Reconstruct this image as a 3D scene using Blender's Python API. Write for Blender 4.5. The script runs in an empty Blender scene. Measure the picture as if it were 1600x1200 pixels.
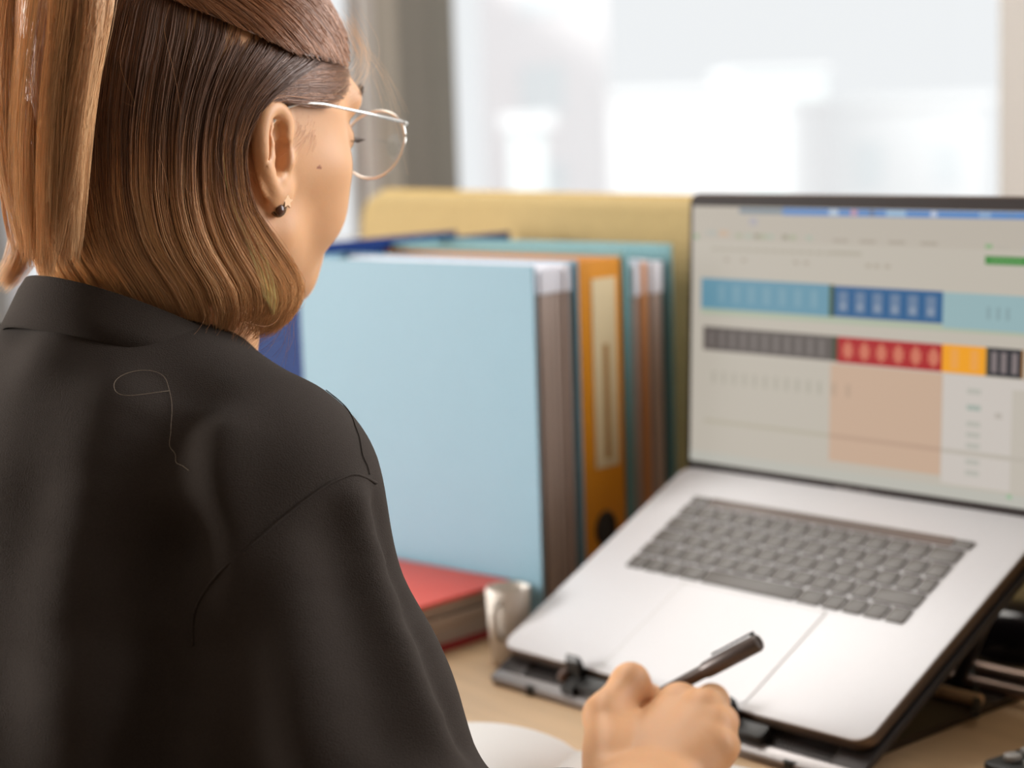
import bpy, bmesh, math, random
import numpy as np
from mathutils import Vector, Matrix
random.seed(7); RNG = np.random.default_rng(11)
SC = bpy.context.scene; COL = SC.collection
rad = math.radians

# ------------------------------------------------------------------ camera
F_PX = 3000.0; PITCH = rad(7.9); ROLL = rad(1.86); CAM = np.array([0, 0, 1.17])
_fwd = np.array([0, math.cos(PITCH), -math.sin(PITCH)]); _right = np.array([1.0, 0, 0]); _down = np.cross(_fwd, _right)
_c, _s = math.cos(ROLL), math.sin(ROLL)
RC = np.stack([_c*_right + _s*_down, -_s*_right + _c*_down, _fwd])
cd = bpy.data.cameras.new('camera'); cam = bpy.data.objects.new('camera', cd); COL.objects.link(cam)
cd.sensor_width = 36; cd.lens = F_PX/1600*36; cd.clip_start = 0.02; cd.clip_end = 500
cx, cy, cz = RC[0], -RC[1], -RC[2]
cam.matrix_world = Matrix(((cx[0], cy[0], cz[0], CAM[0]), (cx[1], cy[1], cz[1], CAM[1]), (cx[2], cy[2], cz[2], CAM[2]), (0, 0, 0, 1)))
cd.dof.use_dof = True; cd.dof.focus_distance = 1.02; cd.dof.aperture_fstop = 5.0; cd.dof.aperture_blades = 0
SC.camera = cam
def unY(x, y, Y): d = RC.T @ np.array([(x-800)/F_PX, (y-600)/F_PX, 1]); return CAM + d*Y/d[1]
def unZ(x, y, z): d = RC.T @ np.array([(x-800)/F_PX, (y-600)/F_PX, 1]); return CAM + d*(z-CAM[2])/d[2]

# ------------------------------------------------------------------ world, sun, exposure
vs = SC.view_settings; vs.view_transform = 'Standard'; vs.look = 'None'; vs.exposure = 0.32; vs.gamma = 1.0; vs.use_curve_mapping = False
w = bpy.data.worlds.new('world'); SC.world = w; w.use_nodes = True
wb = w.node_tree.nodes['Background']; wb.inputs[0].default_value = (0.90, 0.915, 0.94, 1); wb.inputs[1].default_value = 0.80
# room axes: a runs along the desk, b away from the sitter towards the window wall
YAW = rad(-54); EX = np.array([math.cos(YAW), math.sin(YAW), 0]); EY = np.array([-math.sin(YAW), math.cos(YAW), 0]); EZ = np.array([0, 0, 1.0])
PO = unY(1065, 311, 1.83); PO = np.array([PO[0], PO[1], 0])
def room(a, b, z=0): return PO + EX*a + EY*b + EZ*z
A_LEFT, A_RIGHT, B_FRONT, B_REAR, Z_CEIL = -4.6, 2.6, 0.95, -8.2, 2.75
sd = bpy.data.lights.new('sun', 'SUN'); sd.energy = 2.0; sd.angle = rad(20); sd.color = (1, 0.985, 0.96)
sun = bpy.data.objects.new('sun', sd); COL.objects.link(sun)
_sd = EY*0.85 + EX*0.1 - EZ*0.42
sun.rotation_euler = Vector(_sd).to_track_quat('-Z', 'Y').to_euler(); sun.location = room(0, -9, 6)
# daylight entering by the big side window
ld = bpy.data.lights.new('side_window_daylight', 'AREA'); ld.shape = 'RECTANGLE'; ld.size = 4.0; ld.size_y = 1.75; ld.energy = 980; ld.color = (1.0, 0.97, 0.93)
lo = bpy.data.objects.new('side_window_daylight', ld); COL.objects.link(lo)
lo.location = room(A_LEFT+0.03, -5.75, 1.65); lo.rotation_euler = Vector(EX).to_track_quat('-Z', 'Z').to_euler()
# daylight entering by the wide front window, beside the part in view
ld2 = bpy.data.lights.new('front_window_daylight', 'AREA'); ld2.shape = 'RECTANGLE'; ld2.size = 1.6; ld2.size_y = 1.5; ld2.energy = 55; ld2.color = (0.97, 0.98, 1.0)
lo2 = bpy.data.objects.new('front_window_daylight', ld2); COL.objects.link(lo2)
lo2.location = room(1.25, B_FRONT-0.03, 1.65); lo2.rotation_euler = Vector(-EY).to_track_quat('-Z', 'Z').to_euler()

# ------------------------------------------------------------------ materials
def lin(c): return tuple(((v/255)/12.92 if v/255 <= 0.04045 else ((v/255+0.055)/1.055)**2.4) for v in c)
def mat(name, rgb, rough=0.6, metal=0.0, noise=0.0, nscale=40.0, bump=0.0, bscale=200.0, spec=0.5, stretch=None, **kw):
    m = bpy.data.materials.new(name); m.use_nodes = True; nt = m.node_tree; b = nt.nodes['Principled BSDF']
    col = (*lin(rgb), 1) if max(rgb) > 1 else (*rgb, 1)
    b.inputs['Base Color'].default_value = col; b.inputs['Roughness'].default_value = rough; b.inputs['Metallic'].default_value = metal
    b.inputs['Specular IOR Level'].default_value = spec
    for k, v in kw.items(): b.inputs[k.replace('_', ' ')].default_value = v
    if noise or bump:
        tc = nt.nodes.new('ShaderNodeTexCoord'); mp = nt.nodes.new('ShaderNodeMapping'); nt.links.new(tc.outputs['Object'], mp.inputs[0])
        if stretch: mp.inputs['Scale'].default_value = stretch
    if noise:
        n = nt.nodes.new('ShaderNodeTexNoise'); n.inputs['Scale'].default_value = nscale; n.inputs['Detail'].default_value = 5; nt.links.new(mp.outputs[0], n.inputs['Vector'])
        mx = nt.nodes.new('ShaderNodeMix'); mx.data_type = 'RGBA'
        mx.inputs[6].default_value = tuple(v*(1-noise) for v in col[:3])+(1,); mx.inputs[7].default_value = tuple(min(1, v*(1+noise)) for v in col[:3])+(1,)
        nt.links.new(n.outputs['Fac'], mx.inputs[0]); nt.links.new(mx.outputs[2], b.inputs['Base Color'])
    if bump:
        n2 = nt.nodes.new('ShaderNodeTexNoise'); n2.inputs['Scale'].default_value = bscale; n2.inputs['Detail'].default_value = 4; nt.links.new(mp.outputs[0], n2.inputs['Vector'])
        bp = nt.nodes.new('ShaderNodeBump'); bp.inputs['Strength'].default_value = bump; bp.inputs['Distance'].default_value = 0.002
        nt.links.new(n2.outputs['Fac'], bp.inputs['Height']); nt.links.new(bp.outputs[0], b.inputs['Normal'])
    return m
def attr_mat(name, attr, rough=0.4, emit=0.0, spec=0.5, **kw):
    m = bpy.data.materials.new(name); m.use_nodes = True; nt = m.node_tree; b = nt.nodes['Principled BSDF']
    a = nt.nodes.new('ShaderNodeAttribute'); a.attribute_name = attr
    b.inputs['Roughness'].default_value = rough; b.inputs['Specular IOR Level'].default_value = spec
    if emit:
        b.inputs['Base Color'].default_value = (0.01, 0.01, 0.01, 1)
        nt.links.new(a.outputs['Color'], b.inputs['Emission Color']); b.inputs['Emission Strength'].default_value = emit
    else: nt.links.new(a.outputs['Color'], b.inputs['Base Color'])
    for k, v in kw.items(): b.inputs[k.replace('_', ' ')].default_value = v
    return m
def glass_mat(name, tint=(1, 1, 1), gloss=0.06):
    m = bpy.data.materials.new(name); m.use_nodes = True; nt = m.node_tree; nt.nodes.clear()
    o = nt.nodes.new('ShaderNodeOutputMaterial'); t = nt.nodes.new('ShaderNodeBsdfTransparent'); t.inputs[0].default_value = (*tint, 1)
    g = nt.nodes.new('ShaderNodeBsdfGlossy'); g.inputs['Roughness'].default_value = 0.02; mx = nt.nodes.new('ShaderNodeMixShader'); mx.inputs[0].default_value = gloss
    nt.links.new(t.outputs[0], mx.inputs[1]); nt.links.new(g.outputs[0], mx.inputs[2]); nt.links.new(mx.outputs[0], o.inputs[0]); return m
M = dict(
 wall=mat('wall_paint', (226, 223, 226), 0.9, noise=0.02, nscale=8, bump=0.05),
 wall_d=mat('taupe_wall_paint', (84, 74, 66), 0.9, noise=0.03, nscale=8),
 ceil=mat('ceiling_paint', (150, 144, 136), 0.9, noise=0.02, nscale=6),
 floor=mat('floor_laminate', (104, 88, 72), 0.5, noise=0.2, nscale=6, stretch=(1, 8, 1)),
 frame_g=mat('window_frame_grey', (150, 144, 138), 0.5, noise=0.03),
 frame=mat('window_frame_taupe', (122, 115, 104), 0.5, noise=0.04, nscale=20),
 frame_d=mat('window_gasket', (82, 76, 67), 0.6, noise=0.04),
 frame_l=mat('window_frame_pale', (205, 196, 190), 0.5, noise=0.03),
 glass=glass_mat('window_glass', (0.985, 0.99, 0.985), 0.004),
 lens=glass_mat('lens_glass', (0.97, 0.98, 0.985), 0.06),
 wood=mat('desk_oak', (198, 167, 130), 0.45, noise=0.22, nscale=5, bump=0.04, stretch=(1, 14, 1)),
 desk_leg=mat('desk_leg_metal', (70, 70, 72), 0.5, 0.3, noise=0.03),
 felt=mat('mustard_felt', (164, 143, 98), 0.95, noise=0.10, nscale=60, bump=0.3, bscale=500),
 felt_trim=mat('mustard_piping', (180, 150, 85), 0.9, noise=0.1, nscale=80),
 alu=mat('brushed_aluminium', (203, 203, 207), 0.4, 0.08, noise=0.015, nscale=120),
 alu_shade=mat('aluminium_shaded', (104, 88, 76), 0.35, 0.6, noise=0.03),  # darker aluminium copy: shade on sides and underside put into the colour
 bezel=mat('black_bezel_glass', (44, 38, 37), 0.5, noise=0.03, spec=0.08),
 hinge=mat('hinge_black', (52, 42, 38), 0.4, noise=0.05),
 key=mat('key_black', (84, 80, 77), 0.45, noise=0.06, nscale=60),
 trackpad=mat('trackpad_glass', (200, 200, 204), 0.4, 0.08, noise=0.01),
 gap=mat('trackpad_groove', (178, 176, 174), 0.6, noise=0.02),
 touchbar=mat('touch_bar_glass', (96, 84, 78), 0.2, noise=0.05),
 logo=mat('bezel_print', (120, 112, 108), 0.5, noise=0.02),
 stand=mat('stand_dark_metal', (58, 54, 54), 0.42, 0.5, noise=0.06),
 stand_lip=mat('stand_grey_lip', (150, 146, 146), 0.35, 0.5, noise=0.04),
 rubber=mat('black_rubber', (16, 15, 15), 0.5, noise=0.1),
 hookpad=mat('hook_pad', (92, 70, 60), 0.5, noise=0.1),
 base_plate=mat('stand_base_plate', (46, 34, 26), 0.4, 0.2, noise=0.08),
 bar_lit=mat('lit_rail', (222, 184, 140), 0.4, 0.1, noise=0.05),
 bar=mat('stand_rail', (150, 126, 112), 0.4, 0.5, noise=0.05),
 blk_gloss=mat('black_gloss_plastic', (18, 15, 17), 0.18, noise=0.1),
 ltblue=mat('light_blue_card', (124, 166, 186), 0.55, noise=0.025, nscale=30, bump=0.08, bscale=300),
 navy=mat('navy_card', (6, 46, 108), 0.6, spec=0.15, noise=0.06, bump=0.08, bscale=300),
 orange=mat('orange_card', (205, 132, 10), 0.5, noise=0.05, bump=0.08, bscale=300),
 teal=mat('teal_card', (112, 160, 166), 0.55, noise=0.05, bump=0.08, bscale=300),
 red=mat('red_card', (232, 94, 80), 0.5, noise=0.04, bump=0.08, bscale=300),
 red_d=mat('red_cloth_edge', (150, 24, 28), 0.55, noise=0.06),
 paper=mat('white_paper', (214, 212, 210), 0.85, noise=0.015, nscale=50),
 pages=mat('page_block', (176, 158, 148), 0.9, noise=0.13, nscale=30, stretch=(40, 1, 40)),
 pages2=mat('page_block_flat', (186, 170, 155), 0.9, noise=0.12, nscale=30, stretch=(1, 1, 60)),
 plast=mat('plastic_sleeve', (226, 226, 234), 0.4, noise=0.02),
 divtab=mat('orange_divider_tab', (214, 150, 96), 0.7, noise=0.05),
 label=mat('spine_label', (206, 188, 150), 0.7, noise=0.03),
 label_ink=mat('label_ink', (160, 118, 62), 0.7, noise=0.1),
 steel=mat('bright_steel', (190, 176, 150), 0.3, 0.9, noise=0.05),
 ceramic=mat('white_ceramic', (226, 220, 212), 0.35, noise=0.01),
 pen=mat('pen_dark_grey', (86, 76, 72), 0.35, 0.3, noise=0.04),
 penclip=mat('pen_clip', (34, 40, 38), 0.3, 0.4, noise=0.04),
 ink=mat('faint_pencil', (196, 194, 192), 0.9, noise=0.02),
 skin=mat('skin', (206, 156, 114), 0.5, noise=0.04, nscale=60, bump=0.05, bscale=700, spec=0.35, Subsurface_Weight=0.35, Subsurface_Scale=0.003, Subsurface_Radius=(1.0, 0.45, 0.25)),
 mole=mat('mole', (150, 90, 60), 0.6, noise=0.05),
 lips=mat('lips', (190, 100, 92), 0.45, noise=0.05),
 jacket=mat('black_cotton', (54, 47, 42), 0.9, noise=0.22, nscale=900, bump=0.35, bscale=1400, spec=0.12, Sheen_Weight=0.02, Sheen_Roughness=0.5),
 trousers=mat('dark_trousers', (40, 40, 46), 0.9, noise=0.1, nscale=300),
 shoe=mat('black_shoe', (24, 22, 22), 0.5, noise=0.1),
 hair=attr_mat('hair', 'hcol', 0.36, spec=0.55),
 lash=mat('dark_lash', (60, 50, 44), 0.6, noise=0.05),
 eyew=mat('eye_white', (235, 232, 228), 0.2, noise=0.01), iris=mat('iris', (90, 110, 110), 0.2, noise=0.2, nscale=900),
 gold=mat('pale_silver_wire', (240, 238, 232), 0.25, 0.7, noise=0.03),
 nosepad=mat('clear_silicone', (225, 222, 215), 0.25, noise=0.02),
 brass=mat('earring_metal', (122, 98, 76), 0.25, 0.95, noise=0.05), stone=mat('earring_stone', (84, 56, 44), 0.1, noise=0.1),
 calc=mat('keypad_body', (44, 46, 46), 0.5, noise=0.05), calckey=mat('keypad_key', (150, 148, 146), 0.3, noise=0.03),
 screen=attr_mat('screen_glow', 'scol', 0.35, emit=0.70, spec=0.03),
 bldg=mat('hazed_facade', (248, 248, 248), 0.9, noise=0.02, nscale=0.3), bldg2=mat('hazed_greenish_facade', (242, 247, 246), 0.9, noise=0.02, nscale=0.3),  # facades and their windows near white: distance haze put into the colour
 bldg3=mat('hazed_pinkish_facade', (250, 246, 246), 0.9, noise=0.02, nscale=0.3), bwin=mat('hazed_window', (240, 243, 244), 0.8, noise=0.05), ground=mat('outdoor_ground', (240, 240, 240), 0.95, noise=0.05, nscale=0.2),
 stray=mat('stray_hair_strand', (150, 130, 108), 0.5, noise=0.05),
 seatfab=mat('office_seat_fabric', (60, 62, 66), 0.9, noise=0.1, nscale=200),
)

# ------------------------------------------------------------------ mesh helpers
class MB:
    def __init__(s): s.v = []; s.f = []; s.m = []
    def add(s, v, f, mi=0):
        o = len(s.v); s.v += [tuple(map(float, p)) for p in v]; s.f += [tuple(i+o for i in q) for q in f]; s.m += [mi]*len(f); return s
    def box(s, x0, x1, y0, y1, z0, z1, mi=0, fr=None):
        v = [(x, y, z) for z in (z0, z1) for x, y in ((x0, y0), (x1, y0), (x1, y1), (x0, y1))]
        if fr: v = [fr(*p) for p in v]
        return s.add(v, [(3, 2, 1, 0), (4, 5, 6, 7), (0, 1, 5, 4), (1, 2, 6, 5), (2, 3, 7, 6), (3, 0, 4, 7)], mi)
    def rings(s, rs, cap0=True, cap1=True, mi=0, closed=True):
        n = len(rs[0]); v = [p for r in rs for p in r]; f = []
        for k in range(len(rs)-1):
            for i in range(n if closed else n-1):
                j = (i+1) % n; f.append((k*n+i, k*n+j, (k+1)*n+j, (k+1)*n+i))
        if cap0: f.append(tuple(reversed(range(n))))
        if cap1: f.append(tuple((len(rs)-1)*n+i for i in range(n)))
        return s.add(v, f, mi)
    def rslab(s, x0, x1, y0, y1, z0, z1, r, bev=0.0, n=6, mi=0):
        def ring(ins, z):
            p = []; rr = max(r-ins, 1e-5)
            for cx_, cy_, a0 in ((x1-r, y0+r, -90), (x1-r, y1-r, 0), (x0+r, y1-r, 90), (x0+r, y0+r, 180)):
                for k in range(n+1):
                    a = rad(a0+90*k/n); p.append((cx_+rr*math.cos(a), cy_+rr*math.sin(a), z))
            return p
        rs = [ring(0, z0), ring(0, z1)] if bev <= 0 else [ring(bev, z0), ring(bev*.3, z0+bev*.3), ring(0, z0+bev), ring(0, z1-bev), ring(bev*.3, z1-bev*.3), ring(bev, z1)]
        return s.rings(rs, mi=mi)
    def tube(s, pts, r, n=8, caps=True, mi=0):
        pts = [np.array(p, float) for p in pts]; rs = r if hasattr(r, '__len__') else [r]*len(pts); out = []; up = None
        for i, p in enumerate(pts):
            t = pts[min(i+1, len(pts)-1)]-pts[max(i-1, 0)]; t = t/(np.linalg.norm(t)+1e-12)
            if up is None: up = np.array([0, 0, 1.0]) if abs(t[2]) < .9 else np.array([1.0, 0, 0])
            x = np.cross(up, t); x /= np.linalg.norm(x); y = np.cross(t, x); up = y
            out.append([p+rs[i]*(x*math.cos(2*math.pi*k/n)+y*math.sin(2*math.pi*k/n)) for k in range(n)])
        return s.rings(out, caps, caps, mi)
    def lathe(s, prof, n=32, c=(0, 0, 0), mi=0, cap0=True, cap1=True):
        return s.rings([[(c[0]+r*math.cos(2*math.pi*k/n), c[1]+r*math.sin(2*math.pi*k/n), c[2]+z) for k in range(n)] for r, z in prof], cap0, cap1, mi)
    def ell(s, c, r, n=16, m=10, R=None, mi=0):
        rs = []
        for j in range(1, m):
            th = math.pi*j/m-math.pi/2; ring = []
            for k in range(n):
                a = 2*math.pi*k/n; p = np.array([r[0]*math.cos(th)*math.cos(a), r[1]*math.cos(th)*math.sin(a), r[2]*math.sin(th)])
                if R is not None: p = R @ p
                ring.append(np.array(c)+p)
            rs.append(ring)
        return s.rings(rs, mi=mi)
    def build(s, name, material, parent=None, smooth=None, off=None):
        me = bpy.data.meshes.new(name); v = s.v
        if off is not None: v = [(p[0]-off[0], p[1]-off[1], p[2]-off[2]) for p in v]
        me.from_pydata(v, [], s.f)
        for mm in (material if isinstance(material, (list, tuple)) else [material]): me.materials.append(mm)
        if any(s.m): me.polygons.foreach_set('material_index', s.m)
        me.update(); o = bpy.data.objects.new(name, me); COL.objects.link(o)
        if parent is not None: o.parent = parent
        if smooth: shade(me, smooth)
        return o
def shade(me, angle=40):
    me.polygons.foreach_set('use_smooth', np.ones(len(me.polygons), bool))
    if angle < 180: me.set_sharp_from_angle(angle=rad(angle))
    me.update()
def tag(o, label=None, cat=None, group=None, kind=None):
    if label: o['label'] = label
    if cat: o['category'] = cat
    if group: o['group'] = group
    if kind: o['kind'] = kind
    return o
def empty(name, loc, label=None, cat=None, group=None, mtx=None):
    o = bpy.data.objects.new(name, None); COL.objects.link(o); o.empty_display_size = 0.05
    if mtx is not None: o.matrix_world = mtx
    else: o.location = loc
    return tag(o, label, cat, group)
def mtx(o, x, y, z): return Matrix(((x[0], y[0], z[0], o[0]), (x[1], y[1], z[1], o[1]), (x[2], y[2], z[2], o[2]), (0, 0, 0, 1)))

# ------------------------------------------------------------------ room shell
def struct(name, mb, m, parent=None, smooth=None):
    o = mb.build(name, m, parent, smooth)
    if parent is None: o['kind'] = 'structure'
    return o
struct('floor', MB().box(A_LEFT-.2, A_RIGHT+.2, B_REAR-.2, B_FRONT+.2, -0.1, 0, fr=room), M['floor'])
struct('ceiling', MB().box(A_LEFT-.2, A_RIGHT+.2, B_REAR-.2, B_FRONT+.2, Z_CEIL, Z_CEIL+.1, fr=room), M['ceil'])
def a_at(px, y0, bb):     # where the sight line of an image column meets the plane b = bb
    d = RC.T @ np.array([(px-800)/F_PX, (y0-600)/F_PX, 1]); t = ((room(0, bb)-CAM) @ EY)/(d @ EY); return float((CAM+d*t-room(0, bb)) @ EX)
WA0 = a_at(637, 150, B_FRONT); WA1 = a_at(1561, 150, B_FRONT)    # glass of window_1
FW = 0.17                                                        # jamb width
ZS, ZT = 0.92, 2.45
W2 = WA1+0.075; W2E = 2.15                                       # second light of the same window
L0_, L1_ = WA0-FW, W2E+0.1
W3B = L0_-.012; W3A = A_LEFT+.12; Z3 = .10                      # tall light to the left of the jamb
w_ = MB().box(A_LEFT, W3A, B_FRONT, B_FRONT+.2, 0, Z_CEIL, fr=room).box(W3A, W3B, B_FRONT, B_FRONT+.2, 0, Z3, fr=room).box(W3A, W3B, B_FRONT, B_FRONT+.2, ZT, Z_CEIL, fr=room).box(W3B, L0_, B_FRONT, B_FRONT+.2, 0, Z_CEIL, fr=room).box(L1_, A_RIGHT, B_FRONT, B_FRONT+.2, 0, Z_CEIL, fr=room)
w_.box(L0_, L1_, B_FRONT, B_FRONT+.2, 0, ZS, fr=room).box(L0_, L1_, B_FRONT, B_FRONT+.2, ZT, Z_CEIL, fr=room)
struct('wall_front', w_, M['wall'])
LB0, LB1 = -7.9, -3.6
w_ = MB().box(A_LEFT-.2, A_LEFT, B_REAR, LB0, 0, Z_CEIL, fr=room).box(A_LEFT-.2, A_LEFT, LB1, B_FRONT, 0, Z_CEIL, fr=room)
w_.box(A_LEFT-.2, A_LEFT, LB0, LB1, 0, .7, fr=room).box(A_LEFT-.2, A_LEFT, LB0, LB1, 2.6, Z_CEIL, fr=room)
struct('wall_left', w_, M['wall'])
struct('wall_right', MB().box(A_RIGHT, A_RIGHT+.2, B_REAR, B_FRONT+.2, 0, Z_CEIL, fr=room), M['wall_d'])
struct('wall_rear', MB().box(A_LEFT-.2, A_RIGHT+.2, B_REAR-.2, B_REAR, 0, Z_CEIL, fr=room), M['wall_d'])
struct('baseboard_front', MB().box(A_LEFT, A_RIGHT, B_FRONT-.015, B_FRONT, 0, .08, fr=room), M['frame_l'])
def window(name, axis, lo_, hi_, z0, z1, fixed, lights, jamb):
    """frame, mullions and panes; axis 'a' = in the front wall, 'b' = in the left wall"""
    fr = (lambda p, q, z: room(p, fixed+q, z)) if axis == 'a' else (lambda p, q, z: room(fixed-q, p, z))
    root = empty(name, tuple(fr((lo_+hi_)/2, 0, z0))); root['kind'] = 'structure'; off = root.location
    def part(n, mb, m): mb.build(n, m, root, off=off)
    for p0, p1, kind in jamb:
        # a jamb is a stepped profile: bright face, dark gasket, taupe face
        d_ = p1-p0; st = [(0, .30, .00, .12, 'frame_g'), (.30, .52, .03, .12, 'frame_d' if kind != 'pale' else 'frame'), (.52, 1, -.02, .12, 'frame' if kind != 'pale' else 'frame_g')]
        for s0, s1, q0, q1, mm in st: part('window_frame', MB().box(p0+d_*s0, p0+d_*s1, q0, q1, z0, z1, fr=fr), M[mm])
    part('window_frame', MB().box(lo_, hi_, .01, .12, z0, z0+.06, fr=fr), M['frame_l']); part('window_frame', MB().box(lo_, hi_, .01, .12, z1-.06, z1, fr=fr), M['frame_l'])
    for p0, p1 in lights: part('window_pane', MB().box(p0, p1, .055, .061, z0+.06, z1-.06, fr=fr), M['glass'])
    part('window_sill', MB().box(lo_-.03, hi_+.03, -.10, .02, z0-.03, z0+.005, fr=fr), M['frame_l'])
window('window_1', 'a', L0_, L1_, ZS, ZT, B_FRONT, [(WA0, WA1), (W2, W2E)], [(WA0-FW, WA0, 'taupe'), (WA1, W2, 'pale'), (W2E, W2E+.1, 'taupe')])
window('window_2', 'b', LB0, LB1, .7, 2.6, A_LEFT, [(LB0+.08, -5.79), (-5.71, LB1-.08)], [(LB0, LB0+.08, 'taupe'), (-5.79, -5.71, 'pale'), (LB1-.08, LB1, 'taupe')])

window('window_3', 'a', W3A, W3B, Z3, ZT, B_FRONT, [(W3A+.06, W3B-.03)], [(W3A, W3A+.06, 'pale'), (W3B-.03, W3B, 'pale')])

# outdoors: town blocks, the mist put into their near-white colours
struct('ground', MB().box(-90, 90, B_FRONT+.6, 160, -10.2, -10, fr=room), M['ground'])
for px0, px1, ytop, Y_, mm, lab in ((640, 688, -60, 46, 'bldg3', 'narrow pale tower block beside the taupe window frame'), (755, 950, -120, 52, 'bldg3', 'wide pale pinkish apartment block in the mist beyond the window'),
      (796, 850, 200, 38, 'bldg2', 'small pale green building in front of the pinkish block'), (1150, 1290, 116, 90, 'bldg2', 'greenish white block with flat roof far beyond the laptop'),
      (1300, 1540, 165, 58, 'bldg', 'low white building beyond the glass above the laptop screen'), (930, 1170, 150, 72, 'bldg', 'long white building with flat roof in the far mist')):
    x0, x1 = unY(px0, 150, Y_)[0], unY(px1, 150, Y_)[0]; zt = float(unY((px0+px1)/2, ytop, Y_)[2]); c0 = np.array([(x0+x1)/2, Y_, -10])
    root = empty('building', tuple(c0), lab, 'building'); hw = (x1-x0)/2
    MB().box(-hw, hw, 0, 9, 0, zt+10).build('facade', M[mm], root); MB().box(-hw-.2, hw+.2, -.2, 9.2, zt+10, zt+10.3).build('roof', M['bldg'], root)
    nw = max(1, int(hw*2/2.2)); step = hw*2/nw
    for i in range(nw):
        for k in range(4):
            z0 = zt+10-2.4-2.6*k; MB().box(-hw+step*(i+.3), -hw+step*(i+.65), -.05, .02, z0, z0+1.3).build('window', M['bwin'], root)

# ------------------------------------------------------------------ desk and divider
DZ = 0.74
dk = empty('desk', tuple(room(-.1, -.32, 0)), 'light oak office desk under the laptop and binders', 'desk', mtx=mtx(room(-.1, -.32, 0), EX, EY, EZ))
MB().rslab(-.75, 1.0, -.34, .30, DZ-.028, DZ, .012, .002).build('desktop', M['wood'], dk, 35)
for sx in (-.69, .94):
    for sy in (-.28, .24): MB().rslab(sx-.025, sx+.025, sy-.025, sy+.025, 0, DZ-.028, .006).build('leg', M['desk_leg'], dk, 35)
for sy in (-.28, .24): MB().box(-.665, .915, sy-.015, sy+.015, DZ-.09, DZ-.029).build('apron', M['desk_leg'], dk)
DV0 = a_at(562, 300, 0); DVZ = 1.0885
dv = empty('desk_divider', tuple(room(.2, 0.012, DZ)), 'mustard felt desk divider screen standing behind the binders and laptop', 'divider', mtx=mtx(room(0, 0.012, 0), EX, EZ, -EY))
MB().rslab(DV0, 0.92, DZ+.002, DVZ, -.018, .018, .045, .012, 8).build('panel', M['felt'], dv, 50)
ring = []
for cx_, cy_, a0 in ((.92-.045, DZ+.047, -90), (.92-.045, DVZ-.045, 0), (DV0+.045, DVZ-.045, 90), (DV0+.045, DZ+.047, 180)):
    for k in range(7): a = rad(a0+15*k); ring.append((cx_+.0445*math.cos(a), cy_+.0445*math.sin(a), 0.0))
MB().tube(ring+[ring[0]], .0035, 6).build('piping', M['felt_trim'], dv, 60)
for x in (-.3, .6): MB().box(x-.02, x+.02, DZ-.06, DZ+.08, -.026, -.0185).build('clamp', M['desk_leg'], dv)

# added out-of-view ceiling panel with area light, overhead fill for the desk
CLP = room(-.75, -.15, Z_CEIL)
clm = empty('ceiling_fill', tuple(CLP), 'added square ceiling panel giving fill light above the desk', 'fill_light', mtx=mtx(CLP, EX, EY, EZ))
MB().rslab(-.62, .62, -.62, .62, -.06, -.0005, .02).build('housing', M['frame_l'], clm)
ed_ = M['paper'].copy(); ed_.name = 'fill_diffuser'; ed_.node_tree.nodes['Principled BSDF'].inputs['Emission Color'].default_value = (1, .96, .9, 1); ed_.node_tree.nodes['Principled BSDF'].inputs['Emission Strength'].default_value = 2.0
MB().box(-.58, .58, -.58, .58, -.064, -.0605).build('diffuser', ed_, clm)
cl_ = bpy.data.lights.new('ceiling_fill_light', 'AREA'); cl_.shape = 'SQUARE'; cl_.size = 1.15; cl_.energy = 20; cl_.color = (1, .96, .90)
clo = bpy.data.objects.new('ceiling_fill_light', cl_); COL.objects.link(clo); clo.location = CLP-EZ*.07

# ------------------------------------------------------------------ laptop
LYAW = rad(-47.95); LT = rad(27.1); LID = rad(119.66); LW, LD = .3493, .2407; HZ = -.0092
lax = np.array([math.cos(LYAW), math.sin(LYAW), 0]); layh = np.array([-math.sin(LYAW), math.cos(LYAW), 0]); lay = layh*math.cos(LT)+EZ*math.sin(LT); laz = np.cross(lax, lay)
LO = np.array([-.0158, 1.4425, 1.17-.4035])
lap = empty('laptop', (0, 0, 0), 'open silver laptop showing a coloured spreadsheet, propped on a black stand', 'laptop', mtx=mtx(LO, lax, lay, laz))
MB().rslab(0, LW, 0, LD, -.0095, -.0014, .0125, .0012, 8).build('base', M['alu_shade'], lap, 30)
MB().rslab(.0004, LW-.0004, .0004, LD-.0004, -.0016, 0, .0121, .0006, 8).build('top_case', M['alu'], lap, 30)
MB().rslab(.001, LW-.001, .001, LD-.001, -.0102, -.0096, .0125, 0, 8).build('base_underside', M['alu_shade'], lap, 30)
MB().rslab(.1747-.068, .1747+.068, .006, .106, .0001, .0005, .004, 0).build('trackpad', M['trackpad'], lap)
for (x0, x1, y0, y1) in ((.1058, .1066, .006, .106), (.2428, .2436, .006, .106), (.1058, .2436, .1061, .1067)):
    MB().box(x0, x1, y0, y1, .00005, .00045).build('trackpad_gap', M['gap'], lap)
KX0 = .1747-.134; KW = .268; KY1 = LD-.0354; KH = .0957
tb_h = .0095
MB().rslab(KX0+.018, KX0+KW-.0165, KY1-tb_h, KY1, .0001, .0009, .0012).build('touch_bar', M['touchbar'], lap)
rows = [[1]*13+[1.5], [1.5]+[1]*12+[1.0], [1.75]+[1]*11+[1.0, .75], [1.25]+[1]*11+[2.25], [1, 1, 1, 1.25, 5.0, 1.25, 1, 1, 1, 1]]
pitch = (KH-tb_h-.0012)/5; keymesh = {}
def keycap(wd, hd):
    k = (round(wd, 4), round(hd, 4))
    if k not in keymesh:
        mb = MB().rslab(0, wd, 0, hd, .0001, .0014, .0016, .0004, 2); o = mb.build('key', M['key'], lap, 40); keymesh[k] = o.data; return o
    o = bpy.data.objects.new('key', keymesh[k]); COL.objects.link(o); o.parent = lap; return o
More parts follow.
